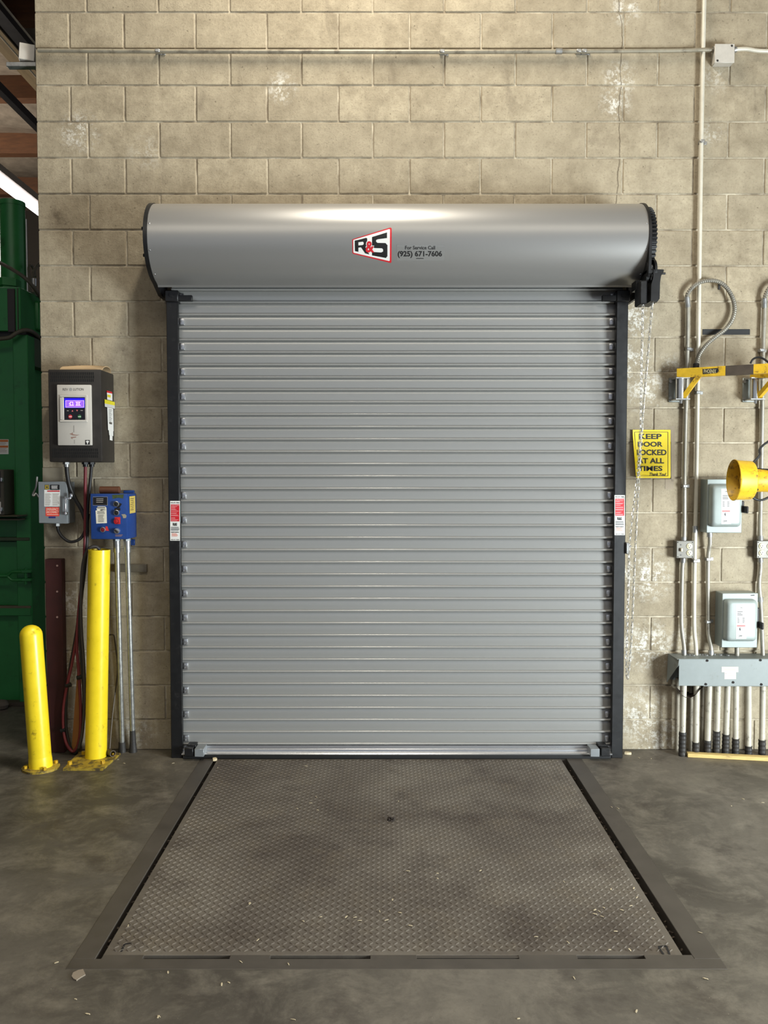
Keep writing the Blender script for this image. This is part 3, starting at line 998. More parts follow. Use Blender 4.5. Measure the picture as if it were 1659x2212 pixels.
def outlet(x0, label, toggle):
    t = thing('outlet_box', label, 'outlet box', P(x0 + 18, 1206, 0))
    M().pbox(x0 - 1, 1168, x0 + 37, 1206, -.052, -.001, .003).build('body', m_boxsteel, t)
    pl = M().pbox(x0, 1168.5, x0 + 36.5, 1205.5, -.056, -.051, .0015).build('cover_plate', m_boxsteel, t)
    ox = x0 + (27 if toggle else 9.5)
    for cy in (1180, 1194.5):
        s = M().lathe(P(ox, cy, -.055), (0, -1, 0), [(0, .0165), (.004, .0165), (.005, .0150)], 20).build('socket', m_cream, pl)
        Dec(face(-.0602)).rect(ox - 3, cy - 2.6, ox - 1.8, cy + .8).rect(ox + 1.9, cy - 2.6, ox + 3.1, cy + .8).disc(ox, cy + 2.8, 1.3, n=8).build('socket_slots', m_ink, s, .0003)
    tx = x0 + (9 if toggle else 27)
    if toggle:
        M().box(P(tx - 1.8, 1184, -.055) - Vector((0, .016, 0)), P(tx + 1.8, 1191, -.054), .002).build('toggle', m_cream, pl)
        for cy in (1177, 1199):
            M().cyl(P(tx, cy, -.055), P(tx, cy, -.0585), .004, n=8).build('screw', m_galv, pl)
    else:
        for cy in (1180, 1194.5):
            M().lathe(P(tx, cy, -.055), (0, -1, 0), [(0, .0165), (.004, .0165), (.005, .0150)], 20).build('socket', m_cream, pl)
    for sx, sy in ((2.5, 1171.5), (34, 1171.5), (2.5, 1203), (34, 1203)):
        M().cyl(P(x0 + sx, sy, -.055), P(x0 + sx, sy, -.058), .0028, n=8).build('screw', m_steel_dark, pl)


outlet(1462, 'grey steel outlet box with toggle switch and two cream sockets', True)
outlet(1635.5, 'grey steel outlet box with cream sockets cut by the right edge', False)

# disconnect switches
m_switch = mat('pale_grey_green_enamel', (150, 159, 155), .42, .05, .05, 12, stain=(120, 118, 108), samt=.5, sscale=22, sthr=.64)


def disconnect(x0, y0, x1, y1, c, label, lab, handle):
    """front face pixels of the case, then of the raised cover"""
    Yf = -.105; Yc = -.150
    t = thing('disconnect_switch', label, 'disconnect switch', P((x0 + x1) / 2, y1, 0))
    M().pbox(x0, y0, x1, y1, Yf, -.001, .003).build('case', m_switch, t)
    a = P(c[0], c[1], Yf); b = P(c[2], c[3], Yf)
    cv = M()
    # raised cover with sloping rounded sides
    n = 8; rings = []
    def rr(inset, rad, Y):
        xa, xb = a.x + inset, b.x - inset; za, zb = b.z + inset, a.z - inset
        pts = []
        for (cx, cz, st) in ((xb - rad, zb - rad, 0), (xa + rad, zb - rad, 90), (xa + rad, za + rad, 180), (xb - rad, za + rad, 270)):
            for k in range(6):
                an = math.radians(st + 90 * k / 5)
                pts.append((cx + rad * math.cos(an), Y, cz + rad * math.sin(an)))
        return pts
    R4 = [rr(0, .022, Yf), rr(.001, .022, Yf - .02), rr(.006, .022, Yc + .012), rr(.014, .02, Yc + .002), rr(.022, .018, Yc)]
    vs = sum(R4, []); m = len(R4[0]); fs = []
    for k in range(len(R4) - 1):
        for i in range(m):
            fs.append((k * m + i, k * m + (i + 1) % m, (k + 1) * m + (i + 1) % m, (k + 1) * m + i))
    fs.append(tuple(range((len(R4) - 1) * m, len(R4) * m)))
    cvo = cv.add(vs, fs).build('cover', m_switch, t, 40)
    x, y, X, Y2 = lab
    fn = face(Yc)
    lo = Dec(fn).rect(x, y, X, Y2).build('label_plate', m_white, cvo, .0008)
    d = Dec(fn).text('ON', x + (X - x) * .35, y + 4, x + (X - x) * .62, y + 7.5, .02).text('OFF', x + (X - x) * .2, Y2 - 8.5, x + (X - x) * .62, Y2 - 4, .03)
    d.lines(x + 3, y + 14, X - 5, y + 24, 3, .45, .4).lines(x + 3, y + 28, x + 8, y + 40, 4, .4, .3).lines(X - 8, y + 28, X - 3, y + 40, 4, .4, .3)
    zy = Y2 - 24
    d.poly([(x + 7.5, zy), (x + 10, zy - 1), (x + 9, zy + 3), (x + 11, zy + 3), (x + 7.5, zy + 9), (x + 8.2, zy + 5), (x + 6.5, zy + 5)])
    d.build('label_print', m_ink, cvo, .0014)
    Dec(fn).rect(x + 2, zy - 5, X - 2, zy - 2.5).build('label_red_bar', mat('dull_red_print', (178, 70, 66), .5), cvo, .0014)
    Dec(fn).lines(x + 2, zy + 9, X - 2, zy + 15, 3, .5, .1).build('label_grey_print', mat('grey_print', (170, 160, 150), .5), cvo, .0014)
    hx, hy0, hy1 = handle
    p0 = P(hx, hy0, -.08); p1 = P(hx, hy1, -.08)
    hm_ = M().box((p0.x - .002, -.10, p1.z), (p0.x + .014, -.03, p0.z), .004).box((p0.x + .006, -.15, p1.z - .005), (p0.x + .018, -.06, p1.z + .035), .004)
    hm_.build('lever', m_steel_dark, t)
    Dec(face(Yf)).poly([(x1 - 14, y0 + 4), (x1 - 6, y0 + 3), (x1 - 5, y0 + 5), (x1 - 14, y0 + 5.5)]).build('latch_slot', m_steel_dark, t, .0008)
    return t


disconnect(1528, 1035, 1602, 1151, (1531, 1046, 1597, 1138), 'pale grey disconnect switch behind the yellow lamp head', (1558, 1056, 1579, 1132), (1600, 1082, 1106))
disconnect(1560.5, 1281.5, 1635.5, 1399, (1563, 1293.5, 1630.5, 1384), 'pale grey disconnect switch standing just above the wireway', (1590, 1307, 1612, 1380), (1633, 1312, 1354))
pipe('switch_conduit', 'grey conduit bending from the upper disconnect switch down to the wireway', [(1533, 1150, -.05), (1533.5, 1175, -.045), (1529.5, 1212, SO), (1529.5, 1350, SO), (1531, 1375, -.03), (1536, 1398, -.045), (1536, 1416, -.05)], .0122, m_emt,
     strap=[(1529.5, 1208, SO), (1529.5, 1343, SO)], couplings=[((1533, 1150, -.05), (1533, 1160, -.049)), ((1536, 1414, -.05), (1536, 1405, -.047))])
pipe('switch_conduit', 'very short conduit nipple between lower disconnect switch and wireway', [(1592, 1398, -.06), (1592, 1418, -.06)], .0135, m_emt, smooth=0)

# wireway (long trough) with torn open end
m_trough = mat('grey_trough_enamel', (126, 132, 130), .5, .1, .08, 8, stain=(96, 88, 78), samt=.6, sscale=13, sthr=.6)
m_rust = mat('rusty_steel', (56, 44, 36), .8, .2, .3, 25)
WY = -.152
ww = thing('wireway', 'long grey steel wireway with torn open end and bent flap', 'wireway', P(1560, 1482, 0))
a = P(1467, 1424.5, WY); b = P(1660, 1481.5, WY); WX1 = 2.75
M().box((a.x, WY, b.z), (WX1, WY + .003, a.z), .0008).build('front_cover', m_trough, ww, 0)
M().box((a.x - .012, WY, a.z), (WX1, -.002, a.z + .003), .0008).build('top_panel', m_trough, ww, 0)
M().box((a.x, -.005, b.z), (WX1, -.002, a.z)).build('back_panel', m_trough, ww, 0)
M().box((P(1520, 1481, WY).x, WY, b.z - .003), (WX1, -.002, b.z), .0008).build('bottom_panel', m_trough, ww, 0)
fa = [P(1443, 1412.5, -.004), P(1467, 1424, WY), P(1465, 1438, WY), P(1440, 1474, -.05)]
fp = M(); off = Vector((.003, 0, 0))
fp.add(fa + [v + off for v in fa], [(0, 1, 2, 3), (7, 6, 5, 4), (0, 4, 5, 1), (1, 5, 6, 2), (2, 6, 7, 3), (3, 7, 4, 0)])
fp.build('bent_flap', m_trough, ww, 0)
# rusted bottom sheet hanging down
sv = []; sf = []
for i in range(9):
    u = i / 8
    for j in range(5):
        v = j / 4
        px = 1460 + 60 * u; drop = math.sin(math.pi * min(1, u * 1.08)) ** .8 * 25
        pt = P(px, 1483 + drop * (1 - v * .55), -.135 + .11 * v)
        sv.append(pt)
for i in range(8):
    for j in range(4):
        k = i * 5 + j; sf.append((k, k + 1, k + 6, k + 5))
M().add(sv, sf).build('sagging_sheet', m_rust, ww, 60)
Dec(face(WY)).rect(1559, 1440.5, 1595, 1452).rect(1565, 1452, 1590, 1467).build('label_sticker', mat('aged_label', (218, 210, 186), .6), ww, .0008)
Dec(face(WY)).lines(1564, 1445, 1590, 1449, 2, .5, .2).disc(1568, 1455, 1.6, n=8).lines(1573, 1454, 1586, 1464, 4, .35, .5).build('label_print', mat('grey_print', (150, 140, 126), .5), ww, .0013)
for x, y in ((1528, 1427), (1643, 1426), (1525, 1478), (1645, 1478.5), (1584, 1474)):
    M().cyl(P(x, y, WY + .001), P(x, y, WY - .005), .007, n=8).build('screw', m_steel_dark, ww)
# locknuts and loose fittings lying on the trough top
for i, (x, y) in enumerate(((1484, 1412), (1490, 1410.5), (1496, 1413), (1512, 1411), (1519, 1410), (1524, 1412.5), (1544, 1411), (1556, 1409), (1570, 1411))):
    c = P(x, y, -.05); zz = a.z + .003
    nut = M().lathe((c.x, -.04 - .011 * (i % 3), zz), (0, 0, 1), [(0, .010), (.006, .010), (.006, .006), (0, .006)], 8, False, False).build('locknut', m_galv, None)
    tag(nut, 'small loose steel locknut lying on top of the wireway', 'locknut', 'loose locknuts on the wireway')

# conduits rising out of the floor into the trough
m_floorpipe = mat('pale_dirty_pipe', (186, 180, 164), .5, .15, .12, 14, stain=(84, 74, 62), samt=.75, sscale=30, sthr=.57)
m_dimpipe = mat('dim_dirty_pipe', (142, 134, 118), .6, .1, .15, 14, stain=(74, 64, 54), samt=.75, sscale=30, sthr=.54)
m_wrap = mat('black_pipe_wrap', (44, 41, 38), .6, 0, .3, 30, stain=(112, 104, 94), samt=.6, sscale=40, sthr=.6)
ORD = ['leftmost', 'second from left', 'third from left', 'fourth from left', 'fifth from left', 'sixth from left', 'seventh from left', 'eighth from left']
front = [(1477, 1473.5, 1581, -.115), (1505, 1503, 1603, -.105), (1532, 1528, 1599, -.11), (1551, 1547, 1579, -.115), (1572, 1567, 1586, -.11), (1590, 1589, 1595, -.11), (1617, 1617, 1611, -.11), (1648, 1646, 1598, -.09)]
for i, (xt, xb, yw, Y) in enumerate(front):
    top = P(xt, 1483, Y); top.z = b.z - .003 if xt > 1520 else b.z + .03
    base = P(xb, 1620, Y); base.z = 0.0
    wz_ = P(xb, yw, Y).z
    t = thing('floor_conduit', 'pale conduit with black wrapped foot below the wireway, %s of eight' % ORD[i], 'conduit', base, 'wrapped conduits below the wireway')
    M().cyl(base + Vector((0, 0, .01)), top, .0172, n=14).build('tube', m_floorpipe, t)
    w = M(); d_ = (top - base).normalized(); L = (wz_) / d_.z
    prof = []; nseg = max(4, int(L / .011))
    for k in range(nseg + 1):
        prof.append((L * k / nseg, .0215 if k % 2 else .0195))
    w.lathe(base, d_, prof, 14)
    w.build('foot_wrap', m_wrap, t, 0)
for i, (x, Y) in enumerate(((1463, -.045), (1492, -.045), (1517, -.045))):
    base = P(x, 1610, Y); base.z = 0; top = P(x + 1, 1483, Y); top.z = b.z + .02
    o = M().cyl(base, top, .0125, n=12).build('thin_conduit', m_dimpipe, None)
    tag(o, 'thin dim conduit close to the wall behind the wrapped conduits, %s of three' % ORD[i], 'conduit', 'thin conduits behind the wrapped ones')
bd = M().box((-.55, -.02, 0), (.55, .02, .022), .002)
o = bd.build('wood_batten', mat('raw_pine', (206, 178, 112), .7, 0, .15, 10, stretch=(1, 8, 8), stain=(120, 92, 60), samt=.6, sscale=8), None, 0, org=(0, 0, 0))
p0 = FL(1484, 1634); p1 = FL(1659, 1643)
dirv = (p1 - p0).normalized(); mid_ = p0 + dirv * .55
o.location = (mid_.x, mid_.y, .001); o.rotation_euler = (0, 0, math.atan2(dirv.y, dirv.x)); WLOC[o] = o.location.copy()
tag(o, 'long raw pine batten lying on the floor along the foot of the conduits', 'batten')

# black tape strip on the wall
o = M().pbox(1518, 711, 1620, 723, -.003, -.0005, .0004).build('tape_strip', m_rubber, None, 0)
tag(o, 'short black tape strip stuck on the wall behind the flexible loop', 'tape strip')

# yellow paper sign
SY = -.006


def sheet(px, py, o_):
    t = max(0.0, (1392 - px) / 26.0); k = max(0.0, (py - 940) / 90.0)
    bend = min(1.3, t) ** 2
    return P(px + bend * (1 + 9 * k * (1 if k < .8 else 1.0)) * .8, py, SY - o_ - .028 * bend * min(1, .35 + k))


sg_ = thing('paper_sign', 'yellow paper sign asking to keep the door locked, left edge curling', 'sign', P(1407, 1033, 0))
m_sign = mat('yellow_sign_paper', (244, 216, 24), .55, var=.03)
d = Dec(sheet)
for i in range(20):
    for j in range(12):
        x0 = 1366 + 82.5 * i / 20; x1 = 1366 + 82.5 * (i + 1) / 20; y0 = 928.5 + 104 * j / 12; y1 = 928.5 + 104 * (j + 1) / 12
        d.rect(x0, y0, x1, y1)
d.build('paper', m_sign, sg_, 0.0)
d = Dec(sheet)
d.frame(1370, 933, 1443.5, 1028.5, .9)
d.text('KEEP', 1380, 937, 1429.5, 948.5, .028).text('DOOR', 1377, 954, 1431.5, 965, .028).text('LOCKED', 1374, 971, 1440, 983.5, .028)
d.text('AT ALL', 1376, 989.5, 1434.5, 1001, .028).text('TIMES', 1377.5, 1006.5, 1431, 1017.5, .028).text('Thank You!', 1402, 1021, 1438, 1028, .02, 1.4)
d.build('lettering', m_ink, sg_, .0016)
o = Dec(face(-.001)).poly([(1441, 921), (1457, 921), (1456.5, 1040), (1450, 1040), (1449.5, 927)]).poly([(1437, 1035), (1455, 1035), (1454.5, 1057), (1436.5, 1057)]).build('old_tape_mark', mat('brown_tape_residue', (150, 135, 112), .5), None, .0006)
tag(o, 'brown tape residue on the wall along the right side of the yellow sign', 'tape residue')

# ---------------------------------------------------------------- yellow swing-arm dock lights
m_dark_worn = mat('bare_brown_steel', (78, 68, 58), .5, .4, .2, 20)
m_chrome = mat('polished_hinge', (206, 206, 204), .22, .9, .1, 9, stretch=(40, 40, 2))


def hinge(x0, label, arm_end, brace_end, segs, yellow_plate):
    c = P(x0 + 16, 840, -.06)
    zt = P(x0, 817, -.075).z; zb_ = P(x0, 863, -.075).z
    t = thing('dock_light_arm', label, 'lamp arm', (c.x, 0, zb_))
    M().box((c.x - .045, -.012, zb_ - .01), (c.x + .03, -.001, zt + .01), .003).build('wall_plate', mat('grey_plate_steel', (142, 146, 142), .4, .5), t)
    M().box((c.x - .036, -.105, zt - .004), (c.x + .046, -.01, zt + .003), .001).box((c.x - .036, -.105, zb_ - .003), (c.x + .046, -.01, zb_ + .004), .001).build('hinge_plate', m_galv, t, 0)
    M().cyl((c.x, -.07, zb_), (c.x, -.07, zt), .027, n=20).build('hinge_post', m_chrome, t)
    M().cyl((c.x + .005, -.07, zb_ - .022), (c.x + .005, -.07, zb_), .008, n=6).build('hinge_bolt', m_galv, t)
    for z in (zt - .012, zb_ + .012):
        M().cyl((c.x - .038, -.012, z), (c.x - .038, -.024, z), .010, n=6).build('wall_bolt', m_galv, t)
    s = Vector((c.x - .018, -.07, P(x0, 807, -.07).z)); e = Vector(arm_end)
    u = (e - s).normalized(); w = Vector((-u.y, u.x, 0)).normalized() * .04; L = (e - s).length
    for (a0, a1, mt, nm) in segs:
        A = s + u * (L * a0); B = s + u * (L * a1)
        q = M().prism([(-.5, -.5), (.5, -.5), (.5, .5), (-.5, .5)], A, w, Vector((0, 0, .052)), B - A)
        q.build(nm, mt, t, 0)
    be = s + u * (L * brace_end); be.z -= .026
    bs = Vector((c.x + .012, -.075, zb_ + .006))
    d_ = (be - bs); ww_ = Vector((-u.y, u.x, 0)) * .034
    M().prism([(-.5, -.5), (.5, -.5), (.5, .5), (-.5, .5)], bs, ww_, u * .03, d_).build('brace', m_yellow_worn, t, 0)
    return t, s, u, L


tA, sA, uA, LA = hinge(1452, 'yellow swing lamp arm with dark worn middle reaching past the right edge', P(1745, 791.5, -.36), .17,
                       [(0, .385, m_yellow_worn, 'arm_tube'), (.385, .60, m_dark_worn, 'arm_tube'), (.60, 1, m_yellow_worn, 'arm_tube')], 0)
# worn name plate on the arm
nv = Vector((uA.y, -uA.x, 0)).normalized()
if nv.y > 0: nv = -nv


def arm_face(px, py, o_):
    r = ray(px, py); p_ = sA + nv * .0205
    t = (p_ - CAM).dot(nv) / r.dot(nv)
    return CAM + r * t + nv * o_


Dec(arm_face).poly([(1518, 797.5), (1551, 795), (1553, 801), (1549, 806), (1518.5, 808.5)]).build('name_plate', m_ink, tA, .0008)
Dec(arm_face).text('PHOENIX', 1520.5, 797.6, 1547, 806.3, .01).build('name_letters', mat('worn_white_print', (190, 176, 130), .6, var=.3, scale=60), tA, .0014)
cb = M().tube([arm_face(1621, 785, -.01), arm_face(1626, 776, -.01), arm_face(1636, 771.5, -.01), arm_face(1648, 774, -.01), arm_face(1662, 784, -.01)], .006, 8, 5)
cb.build('cable', m_rubber, tA)

tB, sB, uB, LB = hinge(1613, 'yellow swing lamp arm on the right hinge with its lamp head hanging in front', P(1900, 800, -.62), .2,
                       [(0, 1, m_yellow_worn, 'arm_tube')], 1)
# lamp head of the second light: rim ring, barrel, yoke, drop tube
LY = -.50
lc = P(1584, 1037, LY)
ax = Vector((.985, -.05, -.015)).normalized()
Rr = 44.5 / F * (DIST + LY)
head = M()
prof_o = [(0, Rr), (.004, Rr * 1.01), (.010, Rr * .97), (.088, Rr * .93), (.094, Rr * .88), (.098, Rr * .60), (.10, Rr * .56), (.30, Rr * .54), (.33, Rr * .42), (.335, .02)]
prof_i = [(0, Rr), (.006, Rr * .95), (.075, Rr * .88), (.092, Rr * .5), (.094, .012)]
head.lathe(lc, ax, prof_o, 32, False, True)
head.lathe(lc, ax, prof_i, 32, False, True)
ho = head.build('lamp_head', m_yellow_worn, tB, 50)
M().lathe(lc + ax * .07, -ax, [(0, Rr * .5), (.02, Rr * .42), (.032, Rr * .2), (.035, .004)], 24).build('lamp_bulb', mat('clear_lamp_glass', (196, 150, 44), .15), ho)
yk = M()
pv = lc + ax * .185 + Vector((0, -.066, -.006))
u2 = Vector((.62, 0, .70)).normalized()
yk.prism([(-.012, 0), (.012, 0), (.012, 1), (-.012, 1)], pv - u2 * .02 + Vector((0, -.006, 0)), Vector((u2.z, 0, -u2.x)), u2 * .20, (0, .005, 0))
yk.cyl(pv + Vector((0, -.014, 0)), pv + Vector((0, .01, 0)), .010, n=8)
yk.prism([(-.012, 0), (.012, 0), (.012, 1), (-.012, 1)], pv + Vector((0, .135, 0)) - u2 * .02, Vector((u2.z, 0, -u2.x)), u2 * .20, (0, .005, 0))
tip = pv + u2 * .18
yk.box((tip.x - .02, tip.y - .006, tip.z - .004), (tip.x + .02, tip.y + .142, tip.z + .004))
yk.build('yoke', m_galv, tB, 0)
drop_top = sB + uB * (LB * .93)
M().tube([Vector((tip.x, tip.y + .068, tip.z)), Vector((tip.x + .05, tip.y + .068, tip.z + .12)), Vector((drop_top.x, drop_top.y, tip.z + .30)), Vector((drop_top.x, drop_top.y, drop_top.z))], .014, 12, 6).build('drop_tube', m_yellow_worn, tB)
bk = lc + ax * .31
M().tube([bk + Vector((-.06, -.05, .055)), P(1625, 1011, LY), P(1640, 985, LY), P(1665, 950, LY + .02), Vector((drop_top.x, drop_top.y - .02, tip.z + .35))], .0062, 8, 6).build('cable', m_rubber, tB)
M().tube([lc + ax * .10 + Vector((0, -.06, -.045)), P(1622, 1068, LY - .02), P(1632, 1078, LY), P(1650, 1079, LY), P(1680, 1060, LY), P(1705, 1020, LY)], .0062, 8, 6).build('cable', m_rubber, tB)
# ---------------------------------------------------------------- left of the door: drive enclosure
m_case = mat('black_enclosure', (46, 42, 38), .5, .1, .15, 15, stain=(66, 60, 52), samt=.4, sscale=20)
m_panel = mat('light_grey_plastic', (198, 192, 182), .45, var=.03)
EY = -.225
en = thing('drive_enclosure', 'black motor drive enclosure with light grey keypad panel and blue display', 'drive enclosure', P(165, 998, 0))
M().pbox(103, 798, 221, 998, EY, -.001, .007, 2).build('case', m_case, en)
# vent slots, top and bottom of the front face
for (x0, y0, x1, y1, rows, cols) in ((109, 804, 204, 826, 3, 24), (113, 969, 213, 990, 3, 25)):
    vs_ = M()
    for r in range(rows):
        for c in range(cols):
            xx = x0 + (x1 - x0) * (c + (.25 if r % 2 else 0)) / cols; yy = y0 + (y1 - y0) * r / rows
            vs_.pbox(xx, yy, xx + 2.1, yy + (y1 - y0) / rows - 1.4, EY - .0012, EY + .001)
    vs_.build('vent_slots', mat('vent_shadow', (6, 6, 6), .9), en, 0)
pn = M().pbox(122.5, 831, 197.5, 962, EY - .022, EY + .001, .004, 2)
pn = pn.build('keypad_panel', m_panel, en)
PY = EY - .022
bz = M()
a = P(129, 853, PY); b = P(188, 911, PY)
for (p, q, r, s) in ((129, 853, 188, 858), (129, 907, 188, 911.5), (129, 858, 138, 907), (183, 858, 188.5, 907)):
    bz.pbox(p, q, r, s, PY - .008, PY + .001, .002)
bz.build('bezel', m_panel, pn)
kp_ = M().pbox(138, 858, 183, 907, PY - .003, PY + .001).build('keypad', mat('keypad_black', (22, 20, 26), .3), pn, 0)
KF = face(PY - .003)
Dec(KF).rect(139, 860, 183, 881).build('screen_edge', mat('screen_deep_blue', (30, 10, 200), .3, emit=.8, var=0), kp_, .0006)
Dec(KF).rect(141.5, 865, 181.5, 880).build('screen', mat('screen_blue', (112, 70, 255), .3, emit=1.6, var=0), kp_, .0012)
m_glow = mat('screen_digits', (206, 170, 255), .3, emit=1.6, var=0)
d = Dec(KF)
d.frame(141.5, 865, 181.5, 880, .6)
d.frame(151, 868, 158, 876, 1.3); d.rect(149, 871, 151, 872.5); d.rect(149, 875, 160, 876.2)
d.frame(165, 868, 172, 876, 1.3); d.rect(163, 868, 174, 869.2); d.rect(166, 871.5, 172, 872.6); d.rect(163, 875, 174.5, 876.2)
d.build('screen_digits', m_glow, kp_, .0018)
Dec(KF).poly([(154.5, 889), (156.5, 885.5), (158.5, 889)]).poly([(164.5, 885.5), (168.5, 885.5), (166.5, 889)]).build('arrow_keys', mat('pink_print', (226, 120, 116), .5), kp_, .0008)
Dec(KF).rect(144.5, 886.5, 148.5, 888).rect(174, 886, 179, 887.4).build('key_marks', mat('grey_print', (150, 140, 126), .5), kp_, .0008)
for cx, nm, mm in ((151.8, 'stop_button', mat('stop_red', (206, 56, 66), .4)), (171.6, 'start_button', mat('start_green', (44, 104, 58), .4))):
    bo = M().lathe(P(cx, 900, PY - .003), (0, -1, 0), [(0, .0105), (.002, .0105), (.003, .009)], 18).build(nm, mm, kp_)
    Dec(face(PY - .006)).rect(cx - 3, 899.3, cx + 3, 900.9).build('button_text', m_white, bo, .0005)
d = Dec(face(PY)).text('REV', 135.5, 838.5, 147, 843.8, .006).text('LUTION', 158.2, 838.2, 180.5, 843.6, .006)
d.build('panel_lettering', mat('dark_grey_print', (84, 80, 74), .5), pn, .0006)
Dec(face(PY)).disc(152.6, 841, 3.4, 3.4, 16).build('panel_emblem', mat('silver_print', (164, 162, 156), .4), pn, .0006)
d = Dec(face(PY))
d.rect(158.5, 919, 160.6, 934).rect(160, 950, 161.8, 958.5).build('panel_groove', mat('groove_grey', (160, 154, 146), .6), pn, .0005)
d = Dec(face(PY))
for pts in ([(150, 937), (155, 936), (157, 933.5), (157.5, 938), (166, 939.5), (172, 939), (166, 941), (157, 940.5)], [(153.5, 944), (165, 943), (164, 945), (155, 946.5), (158, 948), (156, 948.5), (153, 946)]):
    d.poly(pts)
d.build('panel_script', mat('script_print', (150, 118, 104), .5), pn, .0006)
wf = Dec(face(PY)).rect(184, 950.5, 194, 960.5).build('wireless_badge', m_ink, pn, .0006)
Dec(face(PY)).poly([(185.3, 953), (189, 951.6), (192.7, 953), (190, 957.5), (189.8, 959.6), (188.2, 959.6), (188, 957.5)]).build('badge_mark', m_white, wf, .0011)
# labels on the right flank
EX = P(221, 900, EY).x
S_ = side(EX)
Dec(S_).poly([(230.5, 843.5), (242, 846.5), (242.5, 850.5), (231, 848)]).build('flank_label', m_red, en, .0008)
Dec(S_).poly([(231, 848), (242.5, 850.5), (243, 866), (231.5, 863)]).poly([(231.7, 880), (244.5, 883), (245.5, 931.5), (233.5, 929)]).poly([(235, 929), (244.5, 931), (244.8, 942), (236, 940)]).poly([(237, 940), (243, 941.5), (243, 952), (237, 950.5)]).build('flank_label', m_white, en, .0008)
Dec(S_).poly([(226, 862.5), (247.8, 868.5), (248, 876), (226.2, 871.5)]).poly([(232, 852), (239, 853.5), (239, 859), (232, 857.5)]).build('flank_label', mat('warning_yellow', (222, 208, 40), .5), en, .0013)
Dec(S_).poly([(226.2, 871.5), (248, 876), (248.2, 883), (226.6, 878.5)]).build('flank_label', mat('pale_label', (206, 204, 198), .5), en, .0012)
d = Dec(S_)
for i in range(9):
    y = 884 + i * 3
    d.poly([(235, y), (242 - (i % 3), y + 1.5), (242 - (i % 3), y + 2.5), (235, y + 1)])
d.poly([(236, 911), (242, 912.5), (242, 917), (236, 915.5)])
d.build('flank_print', mat('dark_grey_print', (84, 80, 74), .5), en, .0016)
# glands below
for x, Y, mm in ((143.5, -.15, m_galv), (184.5, -.14, m_black), (198, -.12, m_black)):
    c = P(x, 997, Y)
    M().cyl((c.x, Y, c.z - .004), (c.x, Y, c.z - .016), .020, n=6).cyl((c.x, Y, c.z - .014), (c.x, Y, c.z - .030), .0145, n=12).build('cable_gland', mm, en)
# curled cardboard lying on top
zt = P(150, 798, EY).z + .0005
cd = M(); nx, na = 10, 12; vs = []; fs = []
x0 = P(139, 790, -.12).x; x1 = P(230, 790, -.12).x
for i in range(nx + 1):
    for j in range(na + 1):
        u = i / nx; an = math.pi * (j / na)
        yy = -.115 - .075 * math.cos(an); zz = zt + .004 + (.024 + .006 * math.sin(3 * u)) * math.sin(an)
        vs.append((x0 + (x1 - x0) * u + .006 * math.sin(an), yy, zz))
for i in range(nx):
    for j in range(na):
        k = i * (na + 1) + j; fs.append((k, k + 1, k + na + 2, k + na + 1))
vs2 = [Vector(v) - Vector((0, 0, .004)) for v in vs]; n0 = len(vs)
fs2 = [tuple(i + n0 for i in reversed(f)) for f in fs]
rim = []
W1 = na + 1
for i in range(nx):
    rim += [(i * W1, (i + 1) * W1, (i + 1) * W1 + n0, i * W1 + n0), (i * W1 + na, i * W1 + na + n0, (i + 1) * W1 + na + n0, (i + 1) * W1 + na)]
for j in range(na):
    rim += [(j, j + n0, j + 1 + n0, j + 1), (nx * W1 + j, nx * W1 + j + 1, nx * W1 + j + 1 + n0, nx * W1 + j + n0)]
cd.add(vs + vs2, fs + fs2 + rim)
o = cd.build('cardboard_sheet', mat('brown_cardboard', (190, 162, 124), .8, 0, .08, 10), None, 50)
tag(o, 'curled brown cardboard piece lying on top of the black drive enclosure', 'cardboard')

# ---------------------------------------------------------------- small grey disconnect box
m_grey = mat('mid_grey_enamel', (128, 132, 134), .45, .1, .06, 12)
DY = -.13
db_ = thing('safety_switch', 'small grey safety switch with red emergency disconnect label', 'safety switch', P(115, 1131, 0))
M().pbox(83, 1041, 146.5, 1131, DY, -.012, .003).build('case', m_grey, db_)
M().pbox(82.3, 1040.3, 145.5, 1130, DY - .004, DY + .004, .002).build('door', m_grey, db_)
a = P(95, 1120, 0); b = P(138, 1010, 0)
M().box((a.x, -.012, a.z), (b.x, -.001, b.z), .002).build('mounting_plate', mat('dusty_plate', (150, 140, 120), .7), db_)
M().tube([P(85, 1075, -.09), P(78, 1066, -.09), P(74, 1071, -.1), P(71, 1068, -.1), P(78, 1052, -.1), P(80, 1030, -.09)], .006, 8, 4).build('hasp', m_galv, db_)
lv = M().pbox(139, 1072, 143, 1113, DY - .028, DY - .018, .003).pbox(140, 1074, 153, 1079, DY - .03, DY - .022, .003).pbox(150, 1066, 156, 1075, DY - .03, DY - .02, .003)
lv.pbox(138.5, 1106, 143.5, 1113, DY - .03, DY, .003).build('lever', m_alu, db_)
FN = face(DY - .004)
Dec(FN).rect(95.5, 1058, 130, 1094).build('instruction_label', m_white, db_, .0006)
d = Dec(FN).lines(97, 1066, 111, 1093, 14, .5, .3).lines(113.5, 1066, 128.5, 1093, 14, .5, .3)
d.build('label_print', mat('grey_print', (150, 140, 126), .5), db_, .0011)
Dec(FN).lines(102, 1059.5, 129, 1062.5, 1, .9, 0).build('label_red_line', m_red, db_, .0011)
Dec(FN).rect(108, 1047, 128.5, 1058.5).build('rating_plate', m_ink, db_, .0006)
Dec(FN).lines(111, 1049, 126, 1057, 4, .45, .3).build('rating_print', m_white, db_, .0011)
Dec(FN).rect(96.5, 1047, 106, 1057.5).build('maker_badge', m_ink, db_, .0006)
